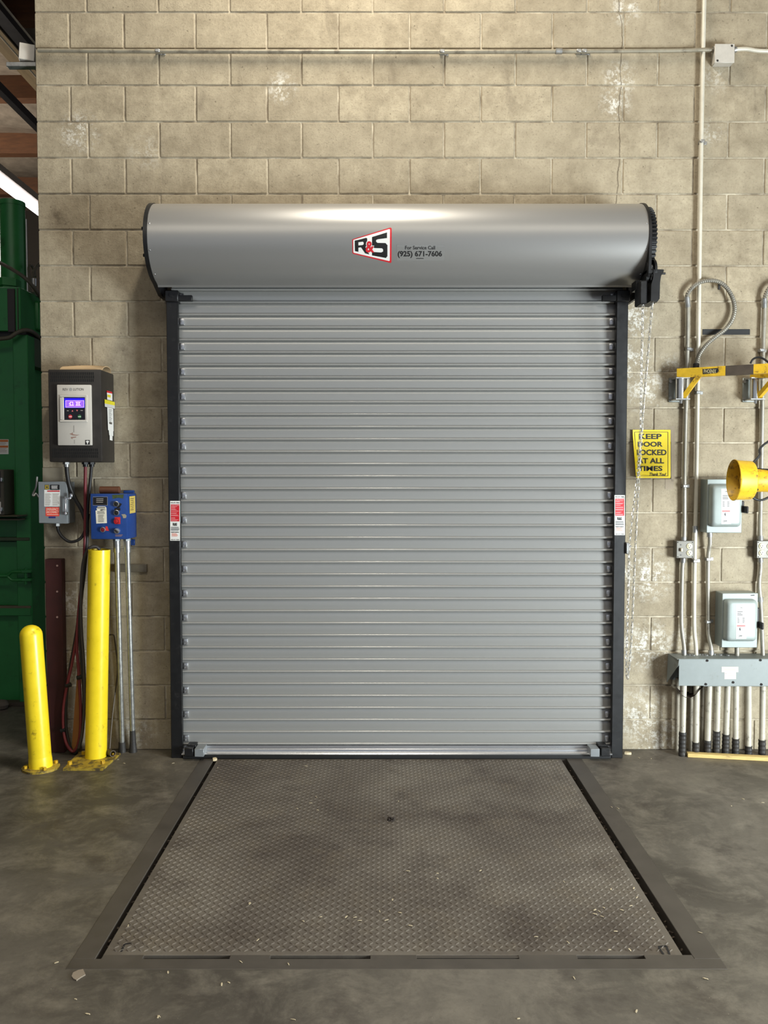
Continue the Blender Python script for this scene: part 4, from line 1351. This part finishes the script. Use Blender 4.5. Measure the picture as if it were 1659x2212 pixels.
Dec(FN).frame(97.2, 1047.8, 105.3, 1056.8, 1).frame(99, 1049.6, 103.5, 1055, .9).build('maker_mark', mat('badge_yellow', (196, 170, 70), .5), db_, .0011)
Dec(FN).rect(98.5, 1095.5, 128, 1115).build('emergency_label', mat('orange_red_label', (226, 62, 44), .5, var=.03), db_, .0006)
Dec(FN).text('EMERGENCY', 100.5, 1097.5, 126.5, 1102.5, .015).text('DISCONNECT', 100, 1103.5, 127, 1108.7, .015).lines(101, 1111, 126, 1113, 1, .6, 0).build('emergency_text', mat('pale_orange_print', (255, 206, 186), .5), db_, .0011)
Dec(FN).rect(105, 1115.5, 120, 1119.5).build('blue_label', mat('blue_print', (44, 44, 110), .5), db_, .0006)
c = P(124, 1131, -.07)
M().cyl(c + Vector((0, 0, .002)), c - Vector((0, 0, .014)), .018, n=6).build('cable_gland', m_galv, db_)

# ---------------------------------------------------------------- blue control station
m_blue = mat('worn_blue_paint', (32, 66, 132), .42, .05, .1, 10, stain=(60, 84, 130), samt=.6, sscale=24)
BY = -.19
bl = thing('control_station', 'worn blue push-button control station above the tall yellow bollard', 'control station', P(240, 1166, 0))
M().pbox(196, 1067, 276, 1165, BY, -.012, .005, 2).build('case', m_blue, bl)
M().pbox(195, 1066.5, 275, 1164.5, BY - .012, BY + .001, .004, 2).build('door', m_blue, bl)
M().pbox(266, 1059, 290, 1075, -.016, -.004, .004).pbox(275, 1165, 291, 1178, -.016, -.004, .003).build('mounting_lug', m_blue, bl)
BF = face(BY - .012); BZ = BY - .012
Dec(BF).rect(200.5, 1073, 232.5, 1092).build('name_plate_edge', m_alu, bl, .0006)
np_ = Dec(BF).rect(200.8, 1073.8, 231.5, 1091.2).build('name_plate', m_ink, bl, .0011)
Dec(BF).lines(208, 1077, 224, 1088, 3, .35, .1).build('plate_print', mat('grey_print', (150, 140, 126), .5), np_, .0016)
pt = Dec(BF).poly([(211, 1094), (228, 1094), (230, 1097), (231, 1130), (208, 1131), (206.5, 1103), (210, 1102), (208.5, 1099)]).build('paper_tag', mat('aged_paper', (226, 220, 200), .7), bl, .0006)
d = Dec(BF).lines(210, 1096, 228, 1099, 1, .6, .1).poly([(215, 1102), (219, 1100), (230, 1101), (222, 1102.5), (219, 1103.5)]).lines(210, 1105, 228, 1111, 2, .45, .3).lines(212, 1112, 226, 1129, 6, .4, .3)
d.build('tag_print', mat('dark_grey_print', (84, 80, 74), .5), pt, .0011)
Dec(BF).poly([(242, 1069), (267.5, 1068), (266, 1077), (256, 1075), (243.5, 1077.5)]).build('green_tape', mat('dark_olive_tape', (66, 78, 40), .6, 0, .4, 60), bl, .0006)


def button(cx, cy, rim, cap, r=.0155, tall=.012):
    c = P(cx, cy, BZ)
    b_ = M().lathe(c, (0, -1, 0), [(0, r), (tall, r), (tall + .001, r * .86), (tall - .004, r * .8), (tall - .004, .001)], 20).build('button_bezel', rim, bl)
    M().lathe(c - Vector((0, tall - .006, 0)), (0, -1, 0), [(0, r * .78), (.004, r * .78), (.006, r * .5)], 18).build('button_cap', cap, b_)


m_redcap = mat('red_cap', (178, 34, 38), .4)
button(251.8, 1088.5, m_alu, m_rubber); button(252.5, 1107.5, m_alu, m_rubber)
button(253, 1126, m_redcap, m_redcap, .0155); button(223, 1144, m_galv, mat('dark_red_cap', (112, 26, 34), .4), .0145)
Dec(BF).rect(247.5, 1117, 260, 1132).build('stop_plate', mat('red_plate', (196, 44, 44), .5), bl, .0006)
Dec(BF).poly([(228, 1137), (232, 1137), (235.5, 1147), (228, 1146)]).build('stop_plate', mat('red_plate', (196, 44, 44), .5), bl, .0006)
Dec(BF).poly([(254, 1084), (263.5, 1088.5), (258, 1097), (252, 1097)]).rect(247.5, 1097.5, 260, 1103).build('legend_plate', m_ink, bl, .0006)
c = P(253.5, 1147, BZ)
ks = M().lathe(c, (0, -1, 0), [(0, .016), (.014, .015), (.015, .011)], 18).build('key_switch', m_alu, bl)
M().box(c + Vector((-.012, -.024, -.005)), c + Vector((.012, -.013, .005)), .002, rot=Matrix.Rotation(math.radians(40), 3, 'Y')).build('key_lever', m_steel_dark, ks)
Dec(BF).lines(249, 1155, 266, 1160, 2, .4, .2).build('scratch_mark', mat('chip_tan', (176, 128, 84), .6), bl, .0006)
Dec(BF).poly([(262, 1111), (270, 1110.5), (273.5, 1114), (272, 1119), (266, 1119.5), (265, 1115)]).build('torn_sticker', mat('torn_sticker', (160, 150, 128), .7), bl, .0006)
BX = P(276, 1110, BY).x
Dec(side(BX)).poly([(279.5, 1072.5), (292, 1071), (292.8, 1107), (280.5, 1109.5)]).build('yellow_note', mat('yellow_note', (206, 180, 92), .7, 0, .1, 30), bl, .0008)
d = Dec(side(BX))
for k in range(7):
    y = 1077 + k * 4
    d.poly([(282 + k % 3, y), (289 - k % 2, y - 1), (289, y + .3), (282, y + 1.2)])
d.build('note_scribble', mat('scribble_ink', (92, 80, 50), .6), bl, .0013)
# brown roller lying on the station
zt = P(240, 1067, BY).z
rl = M().lathe((P(215, 1058, -.12).x, -.115, zt + .021), (1, 0, 0), [(0, .016), (.002, .0205), (.112, .0205), (.114, .016)], 20)
o = rl.build('brown_roll', mat('brown_roll', (92, 54, 32), .6, 0, .15, 12), None)
tag(o, 'short brown cylinder lying on top of the blue control station', 'roll')

# conduits from the control station to the floor
m_gp = mat('spangled_galvanised_pipe', (158, 158, 154), .34, .7, .25, 45, stain=(70, 66, 62), samt=.6, sscale=60, sthr=.62)
for lab, top, bot in (('galvanised conduit under the blue station, nearer the yellow bollard', (252, 1166), (264, 1622)), ('galvanised conduit under the blue station, nearer the roller door', (274.5, 1166), (287.5, 1624))):
    A = P(top[0], top[1], -.10); A.z = P(240, 1165, BY).z - .001
    B = FL(bot[0], bot[1]); B.y = min(B.y, -.045); B.x = P(bot[0], bot[1], B.y).x
    t = thing('galvanised_conduit', lab, 'conduit', B, 'galvanised conduits below the blue station')
    M().cyl(B, A, .0155, n=16).build('tube', m_gp, t)
    dv = (A - B).normalized()
    M().cyl(A - dv * .08, A - dv * .012, .0195, n=16).build('coupling', m_galv, t)
    M().cyl(A - dv * .014, A, .022, n=6).build('locknut', mat('grey_lock_paint', (140, 144, 146), .4, .3), t)
    M().lathe(B, dv, [(0, .024), (.03, .0215), (.06, .019), (.13 if top[0] > 260 else .05, .0165)], 12).build('foot_wrap', m_wrap, t)
o = M().pbox(246, 1219, 317, 1236, -.021, -.001, .002).pbox(246, 1222.5, 316, 1232, -.0225, -.018).build('strut_channel', mat('dull_strut', (112, 104, 90), .5, .4, .2, 20), None, 0)
tag(o, 'short dull steel strut channel on the wall behind the galvanised conduits', 'strut channel')

# ---------------------------------------------------------------- bollards
m_base = mat('dirty_yellow_base', (168, 142, 48), .6, .1, .25, 18, stain=(74, 64, 46), samt=.95, sscale=22, sthr=.47)


def bollard(base_px, top_px, rb, label, dome):
    B = FL(*base_px)
    r = rb / F * (B.y + DIST)
    B = B + Vector((0, r, 0))
    T = P(top_px[0], top_px[1], B.y)
    t = thing('bollard', label, 'bollard', (B.x, B.y, 0))
    dv = (T - B).normalized(); L = (T - B).length
    if dome:
        prof = [(0, r)] + [(L - r * .95, r)] + [(L - r * .95 + r * .95 * math.sin(math.radians(a)), r * math.cos(math.radians(a))) for a in range(15, 90, 15)] + [(L, .002)]
        M().lathe(B, dv, prof, 32).build('post', m_yellow, t, 50)
        M().lathe(B, dv, [(0, r * 1.05), (.05, r * 1.04), (.07, r * 1.0)], 32, True, False).build('foot_collar', m_yellow, t, 50)
        bp = M().lathe((B.x, B.y, 0.0), (0, 0, 1), [(0, r * 1.66), (.012, r * 1.66), (.014, r * 1.6)], 32)
        bpo = bp.build('base_plate', m_base, t, 40)
        for k in range(4):
            a = math.radians(35 + 90 * k); c = Vector((B.x + r * 1.36 * math.cos(a), B.y + r * 1.36 * math.sin(a), .013))
            M().cyl(c, c + Vector((0, 0, .016)), .010, n=6).build('anchor_bolt', m_yellow_worn, bpo)
    else:
        M().lathe(B, dv, [(0, r), (L, r), (L, r * .9), (L - .25, r * .9), (L - .25, .002)], 32, True, True).build('post', m_yellow, t, 50)
        q = [FL(136, 1665), FL(222, 1665), FL(260, 1631), FL(172, 1628)]
        bp = M().add([Vector((v.x, v.y, 0)) for v in q] + [Vector((v.x, v.y, .012)) for v in q], [(0, 1, 2, 3), (7, 6, 5, 4), (0, 4, 5, 1), (1, 5, 6, 2), (2, 6, 7, 3), (3, 7, 4, 0)])
        bpo = bp.build('base_plate', m_base, t, 0)
        for (x, y) in ((151, 1656), (222, 1654), (181, 1634), (245, 1637)):
            c = FL(x, y); M().cyl(c + Vector((0, 0, .011)), c + Vector((0, 0, .03)), .012, n=6).build('anchor_bolt', m_yellow_worn, bpo)
    return B, T, r


bollard((79, 1668), (65.5, 1350), 24, 'short domed yellow bollard on a round base plate', True)
TB, TT, Tr = bollard((199.5, 1646), (214.5, 1187), 23.3, 'tall open-topped yellow bollard on a square base plate', False)

# red-brown steel post at the end of the wall
rp = thing('corner_post', 'dark red-brown steel post at the end of the block wall', 'post', P(116, 1622, -.02))
a = P(97, 1208, -.06); b = P(132.5, 1208, -.06)
M().box((a.x, -.06, 0), (b.x, -.002, a.z), .003).build('channel', mat('red_oxide_paint', (62, 26, 22), .6, .1, .2, 8, stain=(48, 26, 22), samt=.6, sscale=9), rp, 0)
for y in (1222, 1278, 1333):
    M().cyl(P(123.5, y, -.06), P(123.5, y, -.063), .006, n=8).build('bolt_head', mat('rust_bolt', (140, 110, 100), .6), rp)

# hoses, cables
m_hose_red = mat('dull_red_hose', (112, 40, 44), .5, 0, .15, 15)
m_cable = mat('black_cable', (34, 32, 31), .5, 0, .15, 15)


def cable(name, label, pts, r, mm, cat='cable', ties=()):
    t = thing(name, label, cat, P(*pts[0]))
    M().tube([P(*p) for p in pts], r, 10, 6).build('sheath', mm, t, 60)
    for p in ties:
        c = P(*p); M().cyl(c - Vector((r * 1.6, 0, .004)), c + Vector((r * 1.6, 0, .004)), r * 1.5, n=8).build('cable_tie', m_rubber, t)
    return t


cable('red_hose', 'dull red hose hanging in a long loop left of the tall bollard', [(184.5, 1004, -.14), (184, 1060, -.12), (184, 1120, -.10), (183, 1180, -.09), (178, 1270, -.08), (170, 1350, -.08), (156, 1430, -.08), (145, 1480, -.09), (137, 1530, -.09), (137, 1575, -.09), (143, 1605, -.10), (153, 1621, -.10), (161, 1622, -.10), (169, 1608, -.10), (174, 1575, -.10), (174, 1520, -.10), (170, 1450, -.095), (166, 1390, -.09), (170, 1320, -.085), (178, 1250, -.08), (184, 1190, -.08)], .0088, m_hose_red, 'hose',
      [(148, 1480, -.09), (137, 1577, -.09), (172, 1463, -.10)])
cable('black_cable', 'black cable from the drive enclosure hanging in a long loop behind the tall bollard', [(198, 1004, -.12), (194, 1050, -.11), (189, 1100, -.10), (188, 1170, -.09), (182, 1240, -.09), (174, 1310, -.09), (172, 1370, -.09), (177, 1440, -.10), (181, 1500, -.10), (180, 1560, -.10), (175, 1600, -.10), (165, 1625, -.10), (156, 1624, -.09), (148, 1600, -.09), (142, 1560, -.085), (144, 1500, -.085), (152, 1440, -.08), (166, 1360, -.07), (176, 1270, -.07)], .0088, m_cable, 'cable')
cable('black_cable', 'grey black cable curling over into the top of the tall bollard', [(170, 1616, -.115), (178, 1580, -.115), (183, 1510, -.115), (181, 1430, -.115), (176, 1360, -.12), (175, 1280, -.13), (179, 1220, -.14), (187, 1192, -.16), (197, 1182, -.17), (208, 1181, -.165), (216, 1188, -.16)], .0085, mat('grey_black_cable', (66, 62, 60), .5))
cable('black_cable', 'thick black cable sweeping from the enclosure gland down beside the blue station', [(143.5, 1003, -.15), (146, 1030, -.14), (152, 1055, -.12), (164, 1080, -.11), (177, 1103, -.10), (186, 1130, -.09), (188, 1150, -.09)], .0115, m_cable)
cable('black_cable', 'black cable drooping from the bottom of the safety switch', [(124, 1132, -.07), (126, 1146, -.07), (135, 1160, -.075), (150, 1170, -.08), (166, 1168, -.085), (178, 1158, -.085), (187, 1135, -.09), (191, 1110, -.09)], .0085, m_cable)
a = FL(160, 1617)
pk = M().prism([(0, 0), (.04, 0), (.05, .52), (.03, .52)], Vector((P(157, 1610, -.05).x, -.075, .001)), (1, 0, 0), (0, .09, 1), (0, .014, .0))
o = pk.build('wooden_stick', mat('orange_wood', (150, 98, 44), .7, 0, .15, 10), None, 0)
tag(o, 'narrow orange wooden stick leaning on the wall inside the hose loop', 'wooden stick')
o = M().tube([P(233, 1372, -.03), P(243, 1371, -.03), (P(247, 1376, -.03)), P(250, 1400, -.035), P(254, 1440, -.045), P(251, 1480, -.05), P(243, 1545, -.07), Vector((P(236, 1627, -.10).x, -.10, .004))], .0042, 6, 4).build('bent_rod', mat('dull_rod', (92, 84, 74), .5, .5), None)
tag(o, 'thin bent steel rod leaning on the wall right of the tall bollard', 'rod')
A = FL(244, 1640); B = FL(226, 1632)
pp = M(); dv = (B - A); dv.z = 0
pp.lathe(Vector((A.x, A.y, .0335)), dv, [(0, .014), (0, .019), (.14, .019), (.14, .014), (0, .0139)], 16, False, False)
o = pp.build('pipe_offcut', m_dark_worn, None)
o.location.z = .0125 + .0195; WLOC[o] = o.location.copy()
tag(o, 'short steel pipe offcut lying on the square base plate of the tall bollard', 'pipe offcut')

# box and channel hung at the end of the wall, top left
tj = thing('junction_box', 'tilted pale junction box at the upper end of the wall', 'junction box', P(57, 132, .06))
rot = Matrix.Rotation(math.radians(4), 3, 'Y') @ Matrix.Rotation(math.radians(14), 3, 'Z')
a = P(40, 95, .05); b = P(73, 131, .05)
M().box((a.x, .04, b.z), (b.x, .10, a.z), .003, rot=rot).build('body', mat('pale_box_steel', (196, 190, 180), .5, .2, .08, 20), tj, 0)
sc = M().pbox(13, 133.5, 78, 143, .04, .085, .002)
o = sc.build('strut_channel', m_galv, None, 0)
tag(o, 'galvanised strut channel sticking out under the tilted junction box', 'strut channel')
M().box((XL - .012, .03, P(60, 140, .05).z - .03), (XL + .0, .11, P(60, 95, .05).z), .002).build('fixing_plate', m_galv, tj, 0)

# ---------------------------------------------------------------- green baler beyond the end of the wall
GY = .97
m_green = mat('green_machine_paint', (38, 118, 58), .4, .05, .12, 6, stain=(18, 50, 28), samt=.5, sscale=8)
m_olive = mat('dusty_green_paint', (58, 74, 48), .55, 0, .2, 10)
m_hyd = mat('hydraulic_hose', (84, 80, 66), .6, 0, .15, 12)
gm_ = thing('baler', 'tall green baler standing beyond the end of the wall', 'baler', P(20, 1529, GY))
Xr = P(66, 1100, GY).x; Xw = P(34, 1100, GY).x; Xl = -3.9
zT = P(40, 723, GY).z; zt2 = P(20, 620, GY).z
M().box((Xw, GY, 0), (Xr, GY + .12, zT), .004).build('frame_post', m_green, gm_, 0)
M().box((Xr - .12, GY + 1.1, 0), (Xr, GY + 1.22, zT), .004).build('frame_post', m_green, gm_, 0)
M().box((Xl, GY + .05, P(0, 1165, GY).z), (Xw, GY + .09, zT), .002).build('chamber_door', m_green, gm_, 0)
M().box((Xl, GY + .10, .02), (Xw + .02, GY + 1.2, zT - .02)).build('chamber', m_green, gm_, 0)
M().box((Xr - .10, GY + .11, zT - .20), (Xr - .005, GY + 1.2, zT)).build('side_header', m_olive, gm_, 0)
M().box((Xl, GY - .004, P(0, 1168, GY).z), (Xr - .01, GY + .1, P(0, 1161, GY).z), .002).build('sill_rail', m_olive, gm_, 0)
M().box((Xl, GY + .06, P(0, 1310, GY).z), (Xw + .03, GY + .09, P(0, 1172, GY).z)).build('gate_panel', m_green, gm_, 0)
M().box((Xl, GY - .006, P(0, 1330, GY).z), (Xr - .008, GY + .08, P(0, 1311, GY).z), .003).build('gate_rail', m_green, gm_, 0)
M().box((Xl, GY - .008, P(0, 1313.5, GY).z), (Xr - .008, GY + .02, P(0, 1308.5, GY).z), .001).build('gate_edge', mat('dusty_edge', (96, 88, 68), .7), gm_, 0)
M().box((Xl, GY + .05, .01), (Xw + .03, GY + .09, P(0, 1332, GY).z)).build('gate_panel', m_green, gm_, 0)
M().box((Xl, GY - .03, 0), (Xr, GY + .05, .025), .003).build('foot_rail', mat('dirty_foot', (70, 62, 52), .8), gm_, 0)
# head with bumper and side box
M().box((Xl, GY, P(0, 715, GY).z), (P(44, 660, GY).x, GY + .9, zt2), .004).build('press_head', m_green, gm_, 0)
M().box((P(16, 660, GY - .01).x, GY - .012, P(0, 718, GY).z), (P(32, 660, GY - .01).x, GY + .002, P(0, 624, GY).z), .003).build('wear_strip', mat('black_wear_strip', (44, 38, 36), .5), gm_, 0)
M().pbox(36, 622, 40, 716, GY - .008, GY + .01, .001).build('head_rib', m_olive, gm_, 0)
M().pbox(50, 649, 86, 714, GY + .25, GY + .7, .02, 3).build('valve_box', m_green, gm_, 40)
M().box((Xl, GY + .03, zT - .01), (Xr - .02, GY + .95, P(0, 714, GY).z)).build('head_gap', m_rubber, gm_, 0)
# cylinder
cy = P(29, 620, GY + .5); cr = 26 / F * (DIST + GY + .5)
zc1 = P(29, 438, GY + .5).z
M().cyl((cy.x, GY + .5, zt2 - .02), (cy.x, GY + .5, zc1), cr, n=32).build('ram_cylinder', m_green, gm_)
M().cyl((cy.x, GY + .5, zc1 - .03), (cy.x, GY + .5, zc1 + .004), cr * 1.04, n=32).build('cylinder_cap', m_green, gm_)
M().lathe((P(14, 603, GY + .12).x, GY + .14, zt2 - .005), (0, 0, 1), [(0, .075), (.03, .075), (.034, .088), (.085, .088), (.09, .075)], 6).build('cylinder_nut', m_green, gm_, 20)
M().cyl((cy.x + cr + .012, GY + .5, zt2), (cy.x + cr + .012, GY + .5, zc1 - .12), .006, n=8).build('return_pipe', m_galv, gm_)
for nm, pts, r in (('hydraulic_hose', [(-30, 555, GY + .2), (0, 568, GY + .15), (30, 584, GY + .1), (60, 606, GY + .1), (86, 640, GY + .2), (100, 670, GY + .3)], .013),
                   ('hydraulic_hose', [(-30, 738, GY - .05), (0, 732, GY - .06), (20, 729, GY - .06), (38, 718, GY - .05), (55, 713, GY - .02), (70, 717, GY + .05), (84, 728, GY + .2), (100, 742, GY + .3)], .014),
                   ('hydraulic_hose', [(66, 640, GY + .4), (63, 600, GY + .42), (62, 578, GY + .45), (67, 573, GY + .48), (72, 580, GY + .5), (76, 598, GY + .5)], .010),
                   ('hydraulic_hose', [(70, 608, GY + .35), (72, 590, GY + .38), (80, 574, GY + .42), (95, 560, GY + .5)], .010)):
    M().tube([P(*p) for p in pts], r, 10, 6).build(nm, m_hyd, gm_)
M().cyl(P(73, 618, GY + .35), P(73, 602, GY + .35), .020, n=12).build('hose_fitting', m_galv, gm_)
M().lathe(P(68, 642, GY + .3), (0, 0, 1), [(0, .06), (.012, .06), (.014, .045), (.03, .045)], 20).build('pump_cap', m_olive, gm_)
lo = Dec(face(GY + .05)).rect(-18, 949, 18.5, 981).build('warning_label', m_white, gm_, .001)
Dec(face(GY + .05)).rect(-18, 950, 17.5, 954.5).rect(-18, 962.5, 17.5, 967).build('warning_band', mat('orange_band', (196, 110, 44), .5), lo, .002)
Dec(face(GY + .05)).lines(-14, 955.5, 15, 962, 4, .45, .2).lines(-14, 968.5, 15, 978, 5, .45, .2).build('warning_print', mat('grey_print', (150, 140, 126), .5), lo, .002)
# grey control box on the baler door
GX = P(8, 1060, GY - .12)
M().box((Xl + .3, GY - .12, P(8, 1113, GY - .12).z), (GX.x, GY + .05, P(8, 1014, GY - .12).z), .004).build('control_box', mat('control_box_grey', (86, 82, 70), .5, .1), gm_, 0)
for y in (1036, 1100):
    M().box(P(3, y - 5, GY - .12) - Vector((0, .02, 0)), P(8, y + 5, GY - .118), .004).build('box_latch', m_alu, gm_)
Dec(face(GY - .12)).rect(-20, 1084, 2, 1110).build('box_label', m_white, gm_, .001)
Dec(face(GY - .12)).rect(-20, 1018, 1, 1075).build('box_panel', m_ink, gm_, .001)
o = M().pbox(-60, 1114, 38, 1116, GY - .16, GY + .04, .001).pbox(-60, 1121, 42, 1124, GY - .10, GY + .04, .001).build('paper_tray', mat('tray_steel', (104, 98, 76), .5, .2), gm_, 0)
# turnbuckle latch
tbY = GY - .05
tb = M().cyl(P(-60, 1244, tbY), P(18, 1244, tbY), .013, n=10)
tb.tube([P(16, 1244, tbY), P(22, 1238, tbY), P(28, 1235, tbY), P(48, 1235, tbY)], .011, 8, 3).tube([P(16, 1244, tbY), P(22, 1250, tbY), P(28, 1253, tbY), P(48, 1253, tbY)], .011, 8, 3)
tb.cyl(P(56, 1227, tbY), P(56, 1262, tbY), .011, n=10)
tb.pbox(45, 1231, 67, 1238, tbY - .015, GY + .0, .003).pbox(45, 1250, 67, 1256, tbY - .015, GY + .0, .003)
tb.build('turnbuckle', m_green, gm_)
# litter at the foot of the baler
o = M().lathe(P(3, 1512, GY - .1) * 1.0, (0, 0, 1), [(-.035, .01), (-.03, .04), (-.005, .05), (.02, .035), (.03, .005)], 12).build('dusty_lump', mat('dusty_lump', (96, 88, 78), .9), None)
o.location.z = .034; WLOC[o] = o.location.copy()
tag(o, 'round dusty lump on the floor at the foot of the green baler', 'lump')

# ---------------------------------------------------------------- wood chips and scraps on the floor
m_chip = mat('pale_wood_chip', (188, 174, 144), .7, 0, .15, 40)
shapes = []
for k in range(5):
    L = random.uniform(.004, .009); W = random.uniform(.0014, .0026); c_ = M(); vs = []; fs = []
    for i in range(5):
        u = i / 4 - .5
        cv_ = (.25 - u * u) * L * random.uniform(.2, .6)
        vs += [(u * 2 * L, -W * (1.1 - abs(u)), cv_ + .0003), (u * 2 * L, W * (1.1 - abs(u)), cv_ + .0003),
               (u * 2 * L, -W * (1.1 - abs(u)), cv_ + .0016), (u * 2 * L, W * (1.1 - abs(u)), cv_ + .0016)]
    for i in range(4):
        a = i * 4; b_ = a + 4
        fs += [(a, b_, b_ + 1, a + 1), (a + 2, a + 3, b_ + 3, b_ + 2), (a, a + 2, b_ + 2, b_), (a + 1, b_ + 1, b_ + 3, a + 3)]
    fs += [(0, 1, 3, 2), (16, 18, 19, 17)]
    shapes.append(c_.add(vs, fs).mesh('wood_chip', Vector((0, 0, 0)), 0))
chips = [(683, 1722), (671, 1735), (642, 1747), (686, 1750), (861, 1731), (847, 1772), (881, 1882), (945, 1887), (539, 1951), (540, 1953), (557, 2031),
         (1038, 1881), (945, 1898), (848, 1944), (767, 1982), (777, 1989), (748, 1981), (693, 1981), (864, 1972), (820, 1969), (835, 1988), (886, 2000), (655, 1990),
         (1285, 1966), (1294, 1969), (1300, 1980), (1285, 1975), (1304, 1961), (1343, 1966), (1363, 1957), (1376, 1939), (1380, 1919), (1411, 1985), (1320, 1921), (1158, 2024),
         (1227, 2036), (1370, 2071), (1326, 2071), (1330, 2012), (1218, 1905), (1512, 2014), (1375, 2183), (1120, 2199), (342, 2195), (343, 2194), (633, 2201), (189, 2189), (163, 2157),
         (122, 2078), (623, 2082), (520, 2077), (479, 2125), (494, 2121), (363, 2099), (1321, 1743), (1335, 1745), (661, 1655), (1407, 1638), (1380, 1636), (463, 1658), (252, 2000), (374, 1648),
         (1580, 1740), (1605, 1725), (1648, 1733), (1240, 2111), (1524, 2113), (255, 1640), (268, 1648)]
deck_n = 0
for i, (x, y) in enumerate(chips):
    p = FL(x, y, .0028)
    on_deck = PLX0 + .015 < p.x < PLX1 - .015 and pit_front + .02 < p.y < pit_back - .02
    on_frame = (not on_deck) and PL0 < p.x < PL1 and PF < p.y
    if on_frame and (GL < p.x < PLX0 + .02 or PLX1 - .02 < p.x < GR or PF + .05 < p.y < pit_front + .03):
        p.x = min(max(p.x, PLX0 + .03), PLX1 - .03)
        p.y = max(p.y, pit_front + .03); on_deck = True; on_frame = False
    p.z = .0026 if on_deck else .0014 if on_frame else .0
    o = place('wood_chip', shapes[i % 5], m_chip, None, p)
    o.rotation_euler = (0, 0, random.uniform(0, 6.28))
    if on_deck:
        tag(o, 'tiny pale wood chip lying on the tread plate', 'wood chip', 'wood chips on the tread plate')
    elif on_frame:
        tag(o, 'tiny pale wood chip lying on the steel frame around the tread plate', 'wood chip', 'wood chips on the leveler frame')
    else:
        tag(o, 'tiny pale wood chip lying on the bare concrete floor', 'wood chip', 'wood chips on the concrete')


def flake(px, py, sx, sy, name, label, cat, mm, zb=0.0, h=.004):
    c = FL(px, py)
    n = 9; pts = []
    for k in range(n):
        a = 2 * math.pi * k / n; rr = random.uniform(.7, 1.1)
        pts.append((sx * rr * math.cos(a), sy * rr * math.sin(a)))
    o = M().prism(pts, (c.x, c.y, zb), (1, 0, 0), (0, 1, 0), (0, 0, h)).build(name, mm, None, 0)
    return tag(o, label, cat)


flake(170, 2107, .022, .030, 'paper_scrap', 'grey flat scrap lying just below the front left corner of the leveler frame', 'scrap', mat('grey_scrap', (136, 124, 108), .8))
flake(464, 1643, .013, .020, 'foam_scrap', 'cream torn scrap beside the left end of the door sill', 'scrap', mat('cream_scrap', (214, 196, 160), .8), .002, .012)
flake(1356, 1629, .022, .014, 'foam_scrap', 'cream torn scrap at the foot of the right door guide', 'scrap', mat('cream_scrap', (214, 196, 160), .8), 0, .012)
c = FL(845, 1773)
dl = M()
for k in range(14):
    a = random.uniform(0, 6.28); dl.box((c.x + random.uniform(-.02, .02) - .004, c.y + random.uniform(-.012, .012) - .003, .0024), (c.x + random.uniform(-.012, .012) + .005, c.y + random.uniform(-.01, .01) + .004, .004 + random.uniform(.002, .012)), rot=Matrix.Rotation(a, 3, 'Z'))
o = dl.build('dirt_clump', mat('dark_dirt', (54, 46, 40), .95), None, 0)
tag(o, 'dark clump of dirt near the middle of the tread plate', 'dirt clump')
